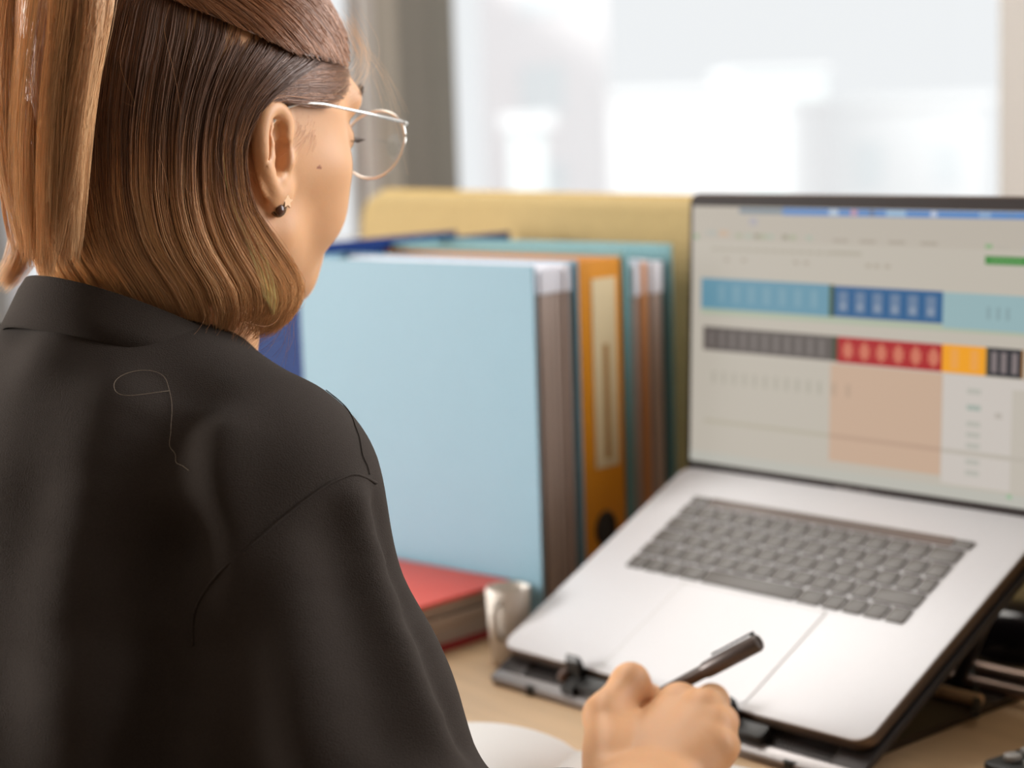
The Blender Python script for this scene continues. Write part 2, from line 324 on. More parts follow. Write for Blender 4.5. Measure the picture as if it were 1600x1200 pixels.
for x0, wd in ((KX0, .0165), (KX0+KW-.015, .015)): o = keycap(wd, tb_h-.001); o.location = (x0, KY1-tb_h, 0)
for r_, row in enumerate(rows):
    u = KW/sum(row); x = KX0; y = KY1-tb_h-.0012-pitch*(r_+1)
    for wd in row:
        o = keycap(wd*u-.0022, pitch-.0022); o.location = (x, y+.0011, 0); x += wd*u
# lid
lv = np.array([0, -math.cos(LID), math.sin(LID)]); lnrm = np.cross([1, 0, 0], lv)
LP = np.array([0, LD-.004, HZ]); lidm = mtx(LP, (1, 0, 0), lv, lnrm)
lid = MB().rslab(0, LW, .004, .2375, -.0046, -.0004, .0095, .0012, 8).build('lid', M['alu_shade'], lap, 30); lid.matrix_local = lidm
bz = MB().rslab(.0012, LW-.0012, .0045, .2363, -.0004, .0003, .0088, 0, 8).build('bezel', M['bezel'], lid)
MB().tube([(.04, .002, -.003), (LW-.04, .002, -.003)], .0042, 12).build('hinge', M['hinge'], lid, 60)
MB().box(.0395, LW-.0395, -.004, .006, -.0035, .0008).build('hinge_cover', M['hinge'], lid)
# screen picture: flat coloured cells
R_ = []
def rc(u0, u1, v0, v1, c): R_.append((u0, u1, v0, v1, c))
SU0, SU1, SV0, SV1 = 4.5, 345.0, 15.2, 227.0
rc(SU0, SU1, SV0, SV1, (196, 188, 175)); rc(SU0, SU1, 199, 227, (192, 183, 170)); rc(100, SU1, 221, 226.4, (96, 140, 196)); rc(55, 100, 221.6, 226, (126, 140, 150))
for u, wd, c in ((146, 9, (190, 205, 220)), (167, 6, (200, 150, 165)), (185, 4, (100, 110, 130)), (200, 18, (160, 190, 215)), (240, 6, (190, 200, 220)), (282, 10, (140, 170, 205)), (305, 7, (100, 140, 190))): rc(u, u+wd, 221.8, 225.8, c)
rc(66, 74, 212.5, 218, (176, 172, 178)); rc(20, 32, 203.5, 207, (178, 180, 172)); rc(33, 44, 203, 207.5, (202, 176, 152)); rc(7, 11, 200, 204, (140, 172, 128))
for k, u in enumerate((52, 62, 71, 78, 85, 100, 108, 124)): rc(u, u+6, 201.5, 205.5, ((172, 176, 150), (176, 184, 168), (160, 156, 136))[k % 3])
for u in (150, 176, 203, 232): rc(u, u+15, 200.8, 203.4, (176, 166, 152))
rc(288, 294, 200, 203, (140, 178, 130)); rc(297, 308, 200, 202, (188, 180, 168)); rc(320, 328, 199, 202, (180, 186, 188))
for k in range(14): rc(26+k*9, 33+k*9, 191, 193.4, (180, 172, 156))
rc(150, 178, 191.2, 194, (180, 172, 156))
for u in (40, 58, 112, 122, 182, 190, 200): rc(u, u+5, 182.5, 185.5, (178, 168, 152))
rc(288.2, 322.5, 188.5, 194.6, (62, 138, 60))
for k in range(6): rc(294+k*4.4, 296.6+k*4.4, 190.4, 192.6, (110, 164, 98))
# spreadsheet headers
rc(15, 148, 143.3, 168.2, (104, 152, 172)); rc(15, 326, 138.4, 143.3, (176, 186, 164)); rc(148, 152.5, 143.3, 168, (62, 82, 36)); rc(152.5, 253, 143.6, 167.4, (30, 92, 142)); rc(253, 345, 141, 167, (152, 182, 186))
for k in range(7): rc(34+k*16, 40+k*16, 149, 163, (122, 162, 178))
for k in range(6): rc(157+k*16.2, 166+k*16.2, 147.5, 163.5, (104, 128, 158))
for k in range(6): rc(159+k*16.2, 164+k*16.2, 150, 154, (140, 156, 176))
for u in (291, 299, 307): rc(u, u+3, 149, 158, (138, 164, 168))
rc(18, 152, 109, 128.4, (96, 88, 84)); rc(152, 157, 109, 128.4, (58, 66, 42)); rc(157, 253.5, 108.2, 128.4, (174, 18, 26)); rc(253.5, 291, 108.2, 128.8, (246, 164, 12)); rc(291, 292.5, 108, 129, (120, 110, 60)); rc(292.5, 321, 108.2, 129, (38, 38, 44)); rc(321, 323, 108.2, 129, (160, 112, 50))
for k in range(11): rc(24+k*11.5, 29+k*11.5, 112, 125, (120, 112, 108))
for k in range(6): rc(162+k*15.8, 172+k*15.8, 114, 122, (206, 106, 84)); rc(165+k*15.8, 169+k*15.8, 111.5, 125, (210, 120, 94))
for u in (261, 278): rc(u, u+7, 111, 126, (240, 164, 70))
for u in (296, 304, 313): rc(u, u+4.5, 111, 126, (132, 120, 120))
rc(150.5, 254.5, 31, 107, (204, 174, 150)); rc(255, 345, 26, 107, (208, 200, 192)); rc(314, 330, 26, 100, (198, 190, 178))
for k in range(11): rc(28+k*11, 32+k*11, 82, 92, (182, 176, 162))
for u in (152, 166): rc(u, u+4, 82, 92, (188, 162, 140))
rc(20, 150.5, 49, 52, (186, 178, 160)); rc(150.5, 254.5, 49, 52, (190, 160, 138)); rc(254.5, 345, 48.5, 52, (192, 184, 172))
for k, v in enumerate((34, 42, 54, 62, 70, 82, 94)): rc(276, 288, v, v+4, (188, 186, 176) if k != 5 else (168, 178, 168))
rc(300, 306, 78, 82, (188, 180, 170)); rc(SU0, SU1, SV0, 24, (192, 190, 180)); rc(312, 316, 21, 24, (150, 188, 150))
V, Fc, Cc_ = [], [], []
for i, (u0, u1, v0, v1, c) in enumerate(R_):
    z = .0004+i*2e-6; k = len(V); V += [(u0/1000, v0/1000, z), (u1/1000, v0/1000, z), (u1/1000, v1/1000, z), (u0/1000, v1/1000, z)]; Fc.append((k, k+1, k+2, k+3)); Cc_ += [(*lin(c), 1)]*4
me = bpy.data.meshes.new('screen'); me.from_pydata(V, [], Fc); ca = me.color_attributes.new('scol', 'FLOAT_COLOR', 'POINT'); ca.data.foreach_set('color', np.array(Cc_, np.float32).ravel()); me.materials.append(M['screen'])
o = bpy.data.objects.new('screen', me); COL.objects.link(o); o.parent = lid; o['label'] = 'glowing spreadsheet with blue, red and orange header cells'
tc_ = bpy.data.curves.new('bezel_text', 'FONT'); tc_.body = 'MacBook Pro'; tc_.size = .0058; tc_.align_x = 'CENTER'; tc_.align_y = 'CENTER'
to = bpy.data.objects.new('bezel_text_src', tc_); COL.objects.link(to)
tm = bpy.data.meshes.new_from_object(to.evaluated_get(bpy.context.evaluated_depsgraph_get())); bpy.data.objects.remove(to)
tm.materials.clear(); tm.materials.append(M['logo']); o = bpy.data.objects.new('bezel_lettering', tm); COL.objects.link(o); o.parent = lid; o.location = (.1747, .0098, .0005)
for x in (.03, LW-.03):
    for y in (.02, LD-.02): MB().lathe([(.006, -.0118), (.007, -.0103)], 14, (x, y, 0)).build('foot', M['rubber'], lap, 40)

# laptop stand (laptop axes, z measured from the laptop's top face)
st = empty('laptop_stand', (0, 0, 0), 'black folding metal stand with two rubber hooks holding the laptop up', 'stand', mtx=mtx(np.array([LO[0], LO[1], DZ]), lax, layh, EZ))
def tilt(x, y, z): q = lay*y+laz*z; return np.array([x, q @ layh, q[2]+LO[2]-DZ])
def T(mb): mb.v = [tuple(tilt(*p)) for p in mb.v]; return mb
TZ = -.0122
T0, T1 = -.021, .205
T(MB().rslab(.002, .030, T0, T1, TZ-.006, TZ, .009, .001)).build('side_rail', M['stand'], st, 35)
T(MB().rslab(LW-.026, LW+.002, T0, T1, TZ-.006, TZ, .009, .001)).build('side_rail', M['stand'], st, 35)
T(MB().rslab(.004, LW, T0-.0035, T0+.0075, TZ-.0065, TZ+.001, .004, .001)).build('front_lip', M['stand_lip'], st, 35)
T(MB().rslab(.030, LW-.026, .060, .082, TZ-.005, TZ-.0005, .003)).build('cross_bar', M['stand'], st, 35)
T(MB().rslab(.030, LW-.026, .170, .195, TZ-.005, TZ-.0005, .003)).build('cross_bar', M['stand'], st, 35)
for (x0, x1) in ((.012, .072), (.262, .338)):
    g = MB(); n = int((x1-x0)/.0036)
    for k in range(n+1): x = x0+(x1-x0)*k/n; g.box(x-.0005, x+.0005, T0+.007, .004, TZ-.002, TZ-.001)
    for k in range(7): y = T0+.008+k*.0035; g.box(x0, x1, y-.0005, y+.0005, TZ-.0022, TZ-.0012)
    tag(T(g).build('mesh_grille', M['stand'], st), kind='stuff')
    T(MB().rslab(x0-.003, x1+.003, T0+.005, .008, TZ-.006, TZ-.0045, .004)).build('grille_tray', M['stand_lip'], st)
T(MB().rslab(.075, .26, T0+.007, .006, TZ-.005, TZ-.001, .003)).build('front_plate', M['stand_lip'], st, 35)
for x in (.088, .238):
    h = MB(); pr = [(-.020, -.013), (-.020, -.006), (-.008, -.003), (-.0055, .009), (-.0015, .0125), (.0, .009), (-.0012, -.004), (-.0012, -.013)]
    h.rings([[(x-.006, y, z) for y, z in pr], [(x+.006, y, z) for y, z in pr]]); hk = T(h).build('hook', M['rubber'], st)
    T(MB().ell((x-.009, -.010, -.003), (.004, .006, .005), 12, 8)).build('hook_pad', M['hookpad'], hk, 180)
    T(MB().rslab(x+.006, x+.034, -.016, -.003, -.014, -.004, .004, .001)).build('hook_arm', M['rubber'], st, 35)
# parts resting on the desk: upright axes under the same empty
def stl(x, y, z): return np.array([x, y, z])
def sbox(name, x0, x1, y0, y1, z0, z1, m): return MB().box(x0, x1, y0, y1, z0, z1, fr=stl).build(name, m, st)
sbox('base_plate', .03, .325, .022, .262, .0005, .006, M['base_plate'])
for x in (.016, LW-.014):
    top = tilt(x, .19, TZ-.004); MB().tube([stl(x if x < .1 else .28, .20, .008), top], .005, 8).build('leg', M['stand'], st, 60)
    MB().tube([stl(x if x < .1 else .28, .07, .008), tilt(x, .12, TZ-.004)], .005, 8).build('leg', M['stand'], st, 60)
for y, z, x0, x1 in ((.168, .0100, .15, .322), (.202, .0100, .15, .342), (.236, .0100, .15, .324)):
    MB().tube([stl(x0, y, z), stl(x1, y, z)], .0045, 10).build('rail', M['bar'] if y > .17 else M['bar_lit'], st, 60)  # front rail is a paler copy: light on it put into the colour
for x in (.05, LW-.05): MB().lathe([(.006, 0), (.006, .006)], 12, tuple(stl(x, -.012, .001))).build('foot', M['rubber'], st, 40)

# black mouse behind the stand, with its cable
mc = unY(1570, 1000, 1.46); mc = np.array([mc[0]+.006, mc[1], DZ])
mo = empty('computer_mouse', tuple(mc), 'glossy black computer mouse behind the laptop stand', 'mouse', mtx=mtx(mc, lax, layh, EZ))
prof = []
for k in range(7):
    t = k/6; s_ = math.cos(t*math.pi/2*.98); prof.append([(.052*(s_**.55)*math.cos(a)*(1+.06*math.cos(a)), .033*(s_**.5)*math.sin(a), .0005+.042*math.sin(t*math.pi/2)) for a in np.linspace(0, 2*math.pi, 28, endpoint=False)])
MB().rings(prof).build('shell', M['blk_gloss'], mo, 60)
MB().tube([(.02, -.003, .034), (.026, 0, .037), (.032, .003, .034)], .004, 8).build('scroll_wheel', M['rubber'], mo, 60)
mcb = [np.array(mc)+[-.03, -.01, .012], unY(1503, 1005, 1.385), unY(1515, 1040, 1.372), unY(1524, 1072, 1.36), unZ(1527, 1098, DZ+.0105), unZ(1524, 1116, DZ+.0105)]
tag(MB().tube(mcb, .0032, 8).build('black_cable', M['rubber'], None, 60), 'thin black cable running down beside the laptop stand rails', 'cable')

# ------------------------------------------------------------------ binders
BYAW = rad(-42); d1 = np.array([math.cos(BYAW), math.sin(BYAW), 0]); d2 = np.array([-math.sin(BYAW), math.cos(BYAW), 0])
BT = unY(832, 415, 1.565); BH = BT[2]-DZ; BW = .285
def binder(name, label, dist, thick, m, spine_near, slide=0.0, h=BH, at=None, spine_m=None):
    """local axes: x along the cover towards its near edge (0 = near edge, -BW = far), y across the thickness, z up"""
    o = np.array([BT[0], BT[1], DZ])+d2*dist+d1*slide
    X_, Y_ = d1, d2
    if at is not None: o, X_, Y_ = at
    root = empty(name, tuple(o), label, 'binder', mtx=mtx(o, X_, Y_, EZ)); cv = .0028
    MB().rslab(-BW, 0, 0, cv, 0.0005, h, .0005).build('front_cover', m, root); MB().rslab(-BW, 0, thick-cv, thick, 0.0005, h, .0005).build('back_cover', m, root)
    if spine_near: MB().rslab(-.0028, 0, cv, thick-cv, .0005, h, .0005).build('spine', spine_m or m, root)
    else: MB().rslab(-BW, -BW+.0028, cv, thick-cv, .0005, h, .0005).build('spine', spine_m or m, root)
    return root
def pageblock(root, x0, x1, y0, y1, z1, n, white_top=.022, tabs=()):
    """a filed stack: bundles of sheets of slightly different depth"""
    ys = np.linspace(y0, y1, n+1)
    for i in range(n):
        dx = random.uniform(-.006, 0); tab = i in tabs; dz = random.uniform(-.006, 0)
        MB().box(x0, x1+dx+(.003 if tab else 0), ys[i]+.0004, ys[i+1]-.0004, .004, z1+dz).build('sheet_bundle', M['divtab'] if tab else M['pages'], root)
        MB().box(x0, x1+dx+.0015, ys[i]+.0002, ys[i+1]-.0002, z1-white_top, z1+dz+.002).build('plastic_sleeve', M['plast'], root)
b1 = binder('ring_binder', 'light blue ring binder with its plain cover towards the red folder', 0, .058, M['ltblue'], False)
pageblock(b1, -BW+.02, -.001, .0045, .051, BH-.003, 7)
ey_ = MB(); c_ = (-BW+.045, -.0008, BH*.52)
b = MB().tube([(c_[0]+.009*math.cos(t), -.0012, c_[2]+.009*math.sin(t)) for t in np.linspace(0, 2*math.pi, 21)], .0028, 6); b.build('cover_eyelet', M['steel'], b1, 60)
MB().box(c_[0]-.016, c_[0]+.016, -.0035, -.0002, c_[2]-.006, c_[2]+.006).build('lever_plate', M['steel'], b1)
b2 = binder('lever_arch_binder', 'orange lever arch binder with spine label and black finger hole', .061, .058, M['orange'], True, -.004, BH-.002)
pageblock(b2, -BW+.02, -.02, .0045, .052, BH-.03, 4)
MB().box(.0002, .0009, .018, .050, .128, BH-.018).build('spine_label', M['label'], b2)
MB().box(.0009, .0012, .031, .038, .135, .235).build('label_writing', M['label_ink'], b2)
MB().tube([(.0008, .029+.0125*math.cos(t), .074+.0145*math.sin(t)) for t in np.linspace(0, 2*math.pi, 25)], .0016, 6).build('finger_hole_ring', M['stand'], b2, 60)
hd = MB(); hd.rings([[(-.0002, .029+.012*math.cos(t), .074+.014*math.sin(t)) for t in np.linspace(0, 2*math.pi, 24, endpoint=False)], [(.0006, .029+.012*math.cos(t), .074+.014*math.sin(t)) for t in np.linspace(0, 2*math.pi, 24, endpoint=False)]]); hd.build('finger_hole', M['rubber'], b2)
b3 = binder('document_folder', 'teal blue binder stuffed with paper between orange binder and laptop', .124, .070, M['teal'], False, -.004, BH+.004)
pageblock(b3, -BW+.02, -.001, .0145, .062, BH-.008, 7, .03, (2,))
MB().rslab(-.017, -.003, .0035, .0135, .0005, BH+.002, .003).build('front_cover_fold', M['teal'], b3)
no = np.array([BT[0], BT[1], DZ])-d1*(BW+.083)+d2*.012
b4 = binder('navy_binder', 'navy blue binder with its spine beside the light blue binder', 0, .078, M['navy'], True, 0, BH+.004, at=(no, -d2, d1))
pageblock(b4, -BW+.02, -.02, .0045, .072, BH-.012, 5)

# red folder lying flat against the light blue binder
ro = np.array([BT[0], BT[1], DZ])-d1*.030-d2*.006
rf = empty('flat_folder', tuple(ro), 'red ring folder lying flat between sleeve and white cup', 'folder', mtx=mtx(ro, d1, d2, EZ))
MB().rslab(-.245, 0, -.30, 0, .041, .0445, .003, .0008).build('top_cover', M['red'], rf, 35); MB().rslab(-.245, 0, -.30, 0, .0005, .004, .003, .0008).build('bottom_cover', M['red_d'], rf, 35)
MB().box(-.245, -.241, -.30, 0, .004, .041).build('spine', M['red_d'], rf)
zz = np.linspace(.0045, .0385, 7)
for i in range(6): MB().box(-.235, -.006-random.uniform(0, .006), -.292, -.008, zz[i], zz[i+1]-.0005).build('sheet_bundle', M['pages2'], rf)

# white cup
cu = unZ(797, 1034, DZ); cp = empty('espresso_cup', tuple(cu), 'small white ceramic cup standing by the red folder', 'cup')
MB().lathe([(.0005, .001), (.0135, .001), (.0145, .003), (.0158, .02), (.0170, .042), (.0178, .060), (.0172, .0615), (.0160, .060), (.0152, .042), (.0140, .012), (.0005, .010)], 36, cap0=True, cap1=True).build('body', M['ceramic'], cp, 60)
hv = np.array([-.45, -.89, 0])
MB().tube([hv*.0165+EZ*.052, hv*.0225+EZ*.053, hv*.0265+EZ*.044, hv*.0255+EZ*.032, hv*.0205+EZ*.024, hv*.0150+EZ*.024], .0034, 10).build('handle', M['ceramic'], cp, 180)

# open notebook under the writing hand
NS = np.array([.036, 1.250, DZ]); nx = np.array([math.cos(rad(-24)), math.sin(rad(-24)), 0]); ny = np.array([-nx[1], nx[0], 0])
nb = empty('open_notebook', tuple(NS), 'open notebook with blank white pages under the writing hand', 'notebook', mtx=mtx(NS, nx, ny, EZ))
def pagesurf(sgn, wd, hgt, top, zb=.003):
    n = 14; pr = []
    for k in range(n+1):
        t = k/n; pr.append((sgn*wd*t, zb+top*(math.sin(math.pi*min(1, t*1.15))**.7 if t*1.15 < 1 else 0)*(1-.35*t)+.004*(1-t)*0+.002))
    up_ = [[(x, y_, z) for x, z in pr] for y_ in (0, -hgt)]; lo_ = [[(x, y_, zb-.0015) for x, z in reversed(pr)] for y_ in (0, -hgt)]
    a, b = up_[0]+lo_[0], up_[1]+lo_[1]
    return MB().rings([a, b])
MB().rslab(-.150, .150, -.212, .002, .0003, .002, .004).build('cover', M['paper'], nb)
pl = pagesurf(-1, .146, .208, .016); pl.build('left_page_block', M['paper'], nb, 50); pagesurf(1, .146, .208, .006).build('right_page_block', M['paper'], nb, 50)

# keypad in the near right corner
kc = unZ(1588, 1208, DZ); kx = np.array([math.cos(rad(35)), math.sin(rad(35)), 0]); ky = np.array([-kx[1], kx[0], 0])
kp = empty('keypad', tuple(kc), 'dark keyboard with rounded silver keys near the oak desk corner', 'keyboard', mtx=mtx(kc-kx*.01+ky*.004, kx, ky, EZ))
MB().rslab(-.012, .20, -.105, .008, .0005, .010, .008, .002).build('case', M['calc'], kp, 35)
km = None
for r_ in range(6):
    for c_ in range(11):
        if km is None: o = MB().rslab(-.006, .006, -.0055, .0055, .0098, .0150, .0045, .0018, 4).build('key', M['calckey'], kp, 60); km = o.data
        else: o = bpy.data.objects.new('key', km); COL.objects.link(o); o.parent = kp
        o.location = (.004+c_*.0168, -.006-r_*.0165, 0)

# ------------------------------------------------------------------ person: implicit surfaces meshed with surface nets
class SDF:
    def __init__(s, lo_, hi_, h):
        s.h = h; s.lo = np.array(lo_, float); n = np.ceil((np.array(hi_)-s.lo)/h).astype(int)+1
        s.ax = [(s.lo[i]+h*np.arange(n[i])).astype(np.float32) for i in range(3)]; s.F = np.full(n, 0.05, np.float32)
    def _win(s, lo_, hi_, k):
        m = k+3*s.h; sl = []
        for i in range(3):
            a = int(max(0, math.floor((lo_[i]-m-s.lo[i])/s.h))); b = int(min(len(s.ax[i]), math.ceil((hi_[i]+m-s.lo[i])/s.h)+1)); sl.append(slice(a, max(a, b)))
        return tuple(sl), s.ax[0][sl[0]][:, None, None], s.ax[1][sl[1]][None, :, None], s.ax[2][sl[2]][None, None, :]
    def _mix(s, sl, d, k, sub):
        A = s.F[sl]
        if A.size == 0: return
        if not sub:
            h_ = np.clip(.5+.5*(A-d)/k, 0, 1); s.F[sl] = A*(1-h_)+d*h_-k*h_*(1-h_)
    def ell(s, c, r, k=.01, R=None):
        c = np.array(c, float); r = np.array(r, float); ext = r if R is None else np.full(3, r.max())
        sl, x, y, z = s._win(c-ext, c+ext, k); x, y, z = x-c[0], y-c[1], z-c[2]
        if R is not None: x, y, z = [R[0][i]*x+R[1][i]*y+R[2][i]*z for i in range(3)]
        k0 = np.sqrt((x/r[0])**2+(y/r[1])**2+(z/r[2])**2); k1 = np.sqrt((x/r[0]**2)**2+(y/r[1]**2)**2+(z/r[2]**2)**2)+1e-9
        s._mix(sl, (k0*(k0-1)/k1).astype(np.float32), k, False)
    def sub(s, c, r, k=.004, R=None):
        c = np.array(c, float); r = np.array(r, float); ext = r if R is None else np.full(3, r.max())
        sl, x, y, z = s._win(c-ext, c+ext, k); x, y, z = x-c[0], y-c[1], z-c[2]
        if R is not None: x, y, z = [R[0][i]*x+R[1][i]*y+R[2][i]*z for i in range(3)]
        k0 = np.sqrt((x/r[0])**2+(y/r[1])**2+(z/r[2])**2); k1 = np.sqrt((x/r[0]**2)**2+(y/r[1]**2)**2+(z/r[2]**2)**2)+1e-9
        d = -(k0*(k0-1)/k1).astype(np.float32); A = s.F[sl]; h_ = np.clip(.5-.5*(A-d)/k, 0, 1); s.F[sl] = A*(1-h_)+d*h_+k*h_*(1-h_)
    def cap(s, a, b, ra, rb, k=.01):
        a = np.array(a, float); b = np.array(b, float); m = max(ra, rb); sl, x, y, z = s._win(np.minimum(a, b)-m, np.maximum(a, b)+m, k)
        v = b-a; L = v @ v+1e-12; t = np.clip(((x-a[0])*v[0]+(y-a[1])*v[1]+(z-a[2])*v[2])/L, 0, 1)
        d = np.sqrt((x-a[0]-t*v[0])**2+(y-a[1]-t*v[1])**2+(z-a[2]-t*v[2])**2)-(ra+(rb-ra)*t)
        s._mix(sl, d.astype(np.float32), k, False)
    def chain(s, pts, rs, k=.01):
        for i in range(len(pts)-1): s.cap(pts[i], pts[i+1], rs[i], rs[i+1], k)
    def mesh(s):
        F = s.F; S = F < 0; n = np.array(F.shape)-1
        c = sum(S[i:n[0]+i, j:n[1]+j, k:n[2]+k].astype(np.int8) for i in (0, 1) for j in (0, 1) for k in (0, 1))
        I, J, K = np.nonzero((c > 0) & (c < 8)); idx = np.full(n, -1, np.int64); idx[I, J, K] = np.arange(len(I))
        co = [(i, j, k) for i in (0, 1) for j in (0, 1) for k in (0, 1)]; val = {q: F[I+q[0], J+q[1], K+q[2]] for q in co}
        acc = np.zeros((len(I), 3)); cnt = np.zeros(len(I))
        for p in co:
            for d in range(3):
                if p[d]: continue
                q = list(p); q[d] = 1; q = tuple(q); a, b = val[p], val[q]; m = (a < 0) != (b < 0)
                t = np.where(m, a/(a-b+1e-20), 0); pt = np.stack([np.full(len(I), float(v)) for v in p], 1); pt[:, d] += t
                acc[m] += pt[m]; cnt[m] += 1
        v = (np.stack([I, J, K], 1)+acc/cnt[:, None])*s.h+s.lo
        fs = []
        for d in range(3):
            a = [slice(1, -1)]*3; a[d] = slice(0, -1); b = list(a); b[d] = slice(1, None)
            A, B = S[tuple(a)], S[tuple(b)]; X = np.nonzero(A != B); g = [X[0], X[1], X[2]]; fl = A[X]
            for e in range(3):
                if e != d: g[e] = g[e]+1
            e1, e2 = (d+1) % 3, (d+2) % 3; q = []
            for o1, o2 in ((1, 1), (0, 1), (0, 0), (1, 0)):
                h_ = [g[0].copy(), g[1].copy(), g[2].copy()]; h_[e1] -= o1; h_[e2] -= o2; q.append(idx[h_[0], h_[1], h_[2]])
            q = np.stack(q, 1); q[~fl] = q[~fl][:, ::-1]; fs.append(q)
        f = np.concatenate(fs); return v, f[(f >= 0).all(1)]
def fastmesh(name, v, f, m, parent=None, smooth=True, off=None, fmat=None):
    v = np.asarray(v, np.float32); f = np.asarray(f, np.int32)
    if off is not None: v = v-np.array(off, np.float32)
    me = bpy.data.meshes.new(name); me.vertices.add(len(v)); me.vertices.foreach_set('co', v.ravel())
    k = f.shape[1]; me.loops.add(f.size); me.loops.foreach_set('vertex_index', f.ravel()); me.polygons.add(len(f)); me.polygons.foreach_set('loop_start', np.arange(0, f.size, k, dtype=np.int32))
    for mm in (m if isinstance(m, (list, tuple)) else [m]): me.materials.append(mm)
    if fmat is not None: me.polygons.foreach_set('material_index', np.asarray(fmat, np.int32))
    me.polygons.foreach_set('use_smooth', np.full(len(f), smooth)); me.update(calc_edges=True); me.validate()
    o = bpy.data.objects.new(name, me); COL.objects.link(o)
    if parent is not None: o.parent = parent
    return o
def project(P): q = (np.asarray(P)-CAM) @ RC.T; return np.stack([800+F_PX*q[:, 0]/q[:, 2], 600+F_PX*q[:, 1]/q[:, 2], q[:, 2]], 1)

# head frame: x = her right, y = forward, z = up, origin between the ear canals (metres)
TH = rad(40); PH = rad(6)
hr = np.array([math.cos(TH), -math.sin(TH), 0]); hf0 = np.array([math.sin(TH), math.cos(TH), 0])
hf = hf0*math.cos(PH)-EZ*math.sin(PH); hu = EZ*math.cos(PH)+hf0*math.sin(PH)
CANAL = unY(437, 245, 1.085); HO = CANAL-hr*.067
HM = np.stack([hr, hf, hu])
def H(p): return HO+np.asarray(p, float) @ HM       # head-local -> world
TB = rad(45); pr_ = np.array([math.cos(TB), -math.sin(TB), 0]); pf = np.array([math.sin(TB), math.cos(TB), 0])
CC = H((0, -.035, -.112))                            # centre of the neck at the collar
PB = np.array([CC[0]-.12, CC[1]-.12, 0.0])
person = empty('person', tuple(PB), 'person in a black jacket and wire glasses writing at the desk', 'person')

# --- head
g = SDF((-.092, -.112, -.185), (.096, .132, .14), .00135)
g.ell((0, .002, .045), (.073, .093, .080)); g.ell((0, .004, .0), (.067, .078, .062), .02); g.ell((0, .040, -.006), (.057, .047, .058), .02)
FU = .006
for s_ in (-1, 1):
    g.ell((s_*.042, .048, -.008+FU), (.018, .024, .016), .016)                 # cheekbone
    g.cap((s_*.049, .012, -.044), (s_*.012, .063, -.069), .013, .012, .020)     # jaw
    g.ell((s_*.030, .060, -.034+FU), (.019, .021, .022), .018)                 # cheek
    g.cap((s_*.010, .090, .034+FU), (s_*.044, .076, .034+FU), .008, .008, .012) # brow
g.ell((0, .068, -.069), (.016, .013, .012), .016); g.ell((0, .042, -.056), (.030, .034, .018), .02); g.ell((0, .074, -.045), (.022, .015, .022), .014)
for s_ in (-1, 1): g.sub((s_*.032, .103, .012+FU), (.016, .017, .011), .012)
for s_ in (-1, 1): g.ell((s_*.031, .0765, .011+FU), (.0135, .0130, .0120), .004)
g.chain([(0, .089, .024+FU), (0, .098, .004+FU), (0, .1065, -.013+FU)], [.006, .0056, .0064], .011)
for s_ in (-1, 1): g.ell((s_*.0088, .097, -.0165+FU), (.0056, .0078, .0054), .006)
g.ell((0, .0885, -.0355), (.020, .0065, .0042), .006); g.ell((0, .0865, -.0435), (.017, .0068, .0050), .006)
for s_ in (-1, 1): g.sub((s_*.0055, .100, -.0225+FU), (.0026, .0035, .0025), .002)
g.chain([(0, -.020, -.040), (0, -.030, -.095), (0, -.044, -.185)], [.052, .050, .056], .03)   # neck
for s_ in (-1, 1): g.cap((s_*.046, -.018, -.045), (s_*.014, .005, -.16), .013, .012, .02)
def ear(g, s_):
    eb = np.array([.20*s_, -.98, 0]); eu_ = np.array([.10*s_, -.16, .98]); eu_ /= np.linalg.norm(eu_); en = np.array([.98*s_, .20, 0])
    def E(b_, u_, n_=0): return np.array([.0655*s_, .002, 0])+(eb*b_*.95+eu_*(u_*.90-1.0)+en*(n_+1.2))*.001
    R = np.stack([eb, eu_, en], 1)
    g.ell(E(6, 0, -4), (.010, .018, .008), .006, R)
    g.ell(E(12, 4, 0), (.0135, .026, .0026), .003, R)
    hx = [(4, 3, 2.0), (0, 12, 1.5), (-1.5, 21, 1.5), (2, 28, 1.8), (9, 31.5, 2.2), (17, 29.5, 2.6), (23, 23.5, 2.8), (26, 14, 2.8), (25.5, 4, 2.6), (22, -6, 2.2), (16.5, -15, 1.6), (11, -22, 1.0)]
    # densify the helix
    P = np.array(hx); t = np.linspace(0, len(P)-1, 45); Q = np.stack([np.interp(t, np.arange(len(P)), P[:, i]) for i in range(3)], 1)
    for i in range(2): Q[1:-1] = (Q[:-2]+2*Q[1:-1]+Q[2:])/4
    g.chain([E(*q) for q in Q], [.0026+.0010*min(1, i/10) for i in range(len(Q))], .003)
    g.chain([E(8, -11, 1.5), E(13.5, -8, 2.2), E(16.8, 0, 2.6), E(16.5, 9, 2.4), E(13, 17, 1.6), E(8, 22, .6)], [.0026, .0027, .0028, .0028, .0025, .002], .003)
    g.sub(E(6.5, 0, 3.5), (.0068, .0105, .0070), .003, R); g.sub(E(9.0, 14.5, 3.0), (.0052, .0062, .0042), .003, R); g.sub(E(20.8, 9, 3.4), (.0018, .013, .0028), .002, R)
    g.ell(E(-1.5, -1, 2.5), (.0035, .0062, .0042), .004, R); g.ell(E(7.5, -13, 2.2), (.0038, .0032, .0032), .003, R)
    g.ell(E(6, -23, .2), (.0088, .0085, .0042), .006, R); g.ell(E(1.0, -19, -1.5), (.007, .009, .005), .006, R)
    return E
EAR = ear(g, 1); ear(g, -1)
hv_, hf_ = g.mesh(); del g
BV = [H(hv_)]; BF = [hf_]; nB = len(hv_)
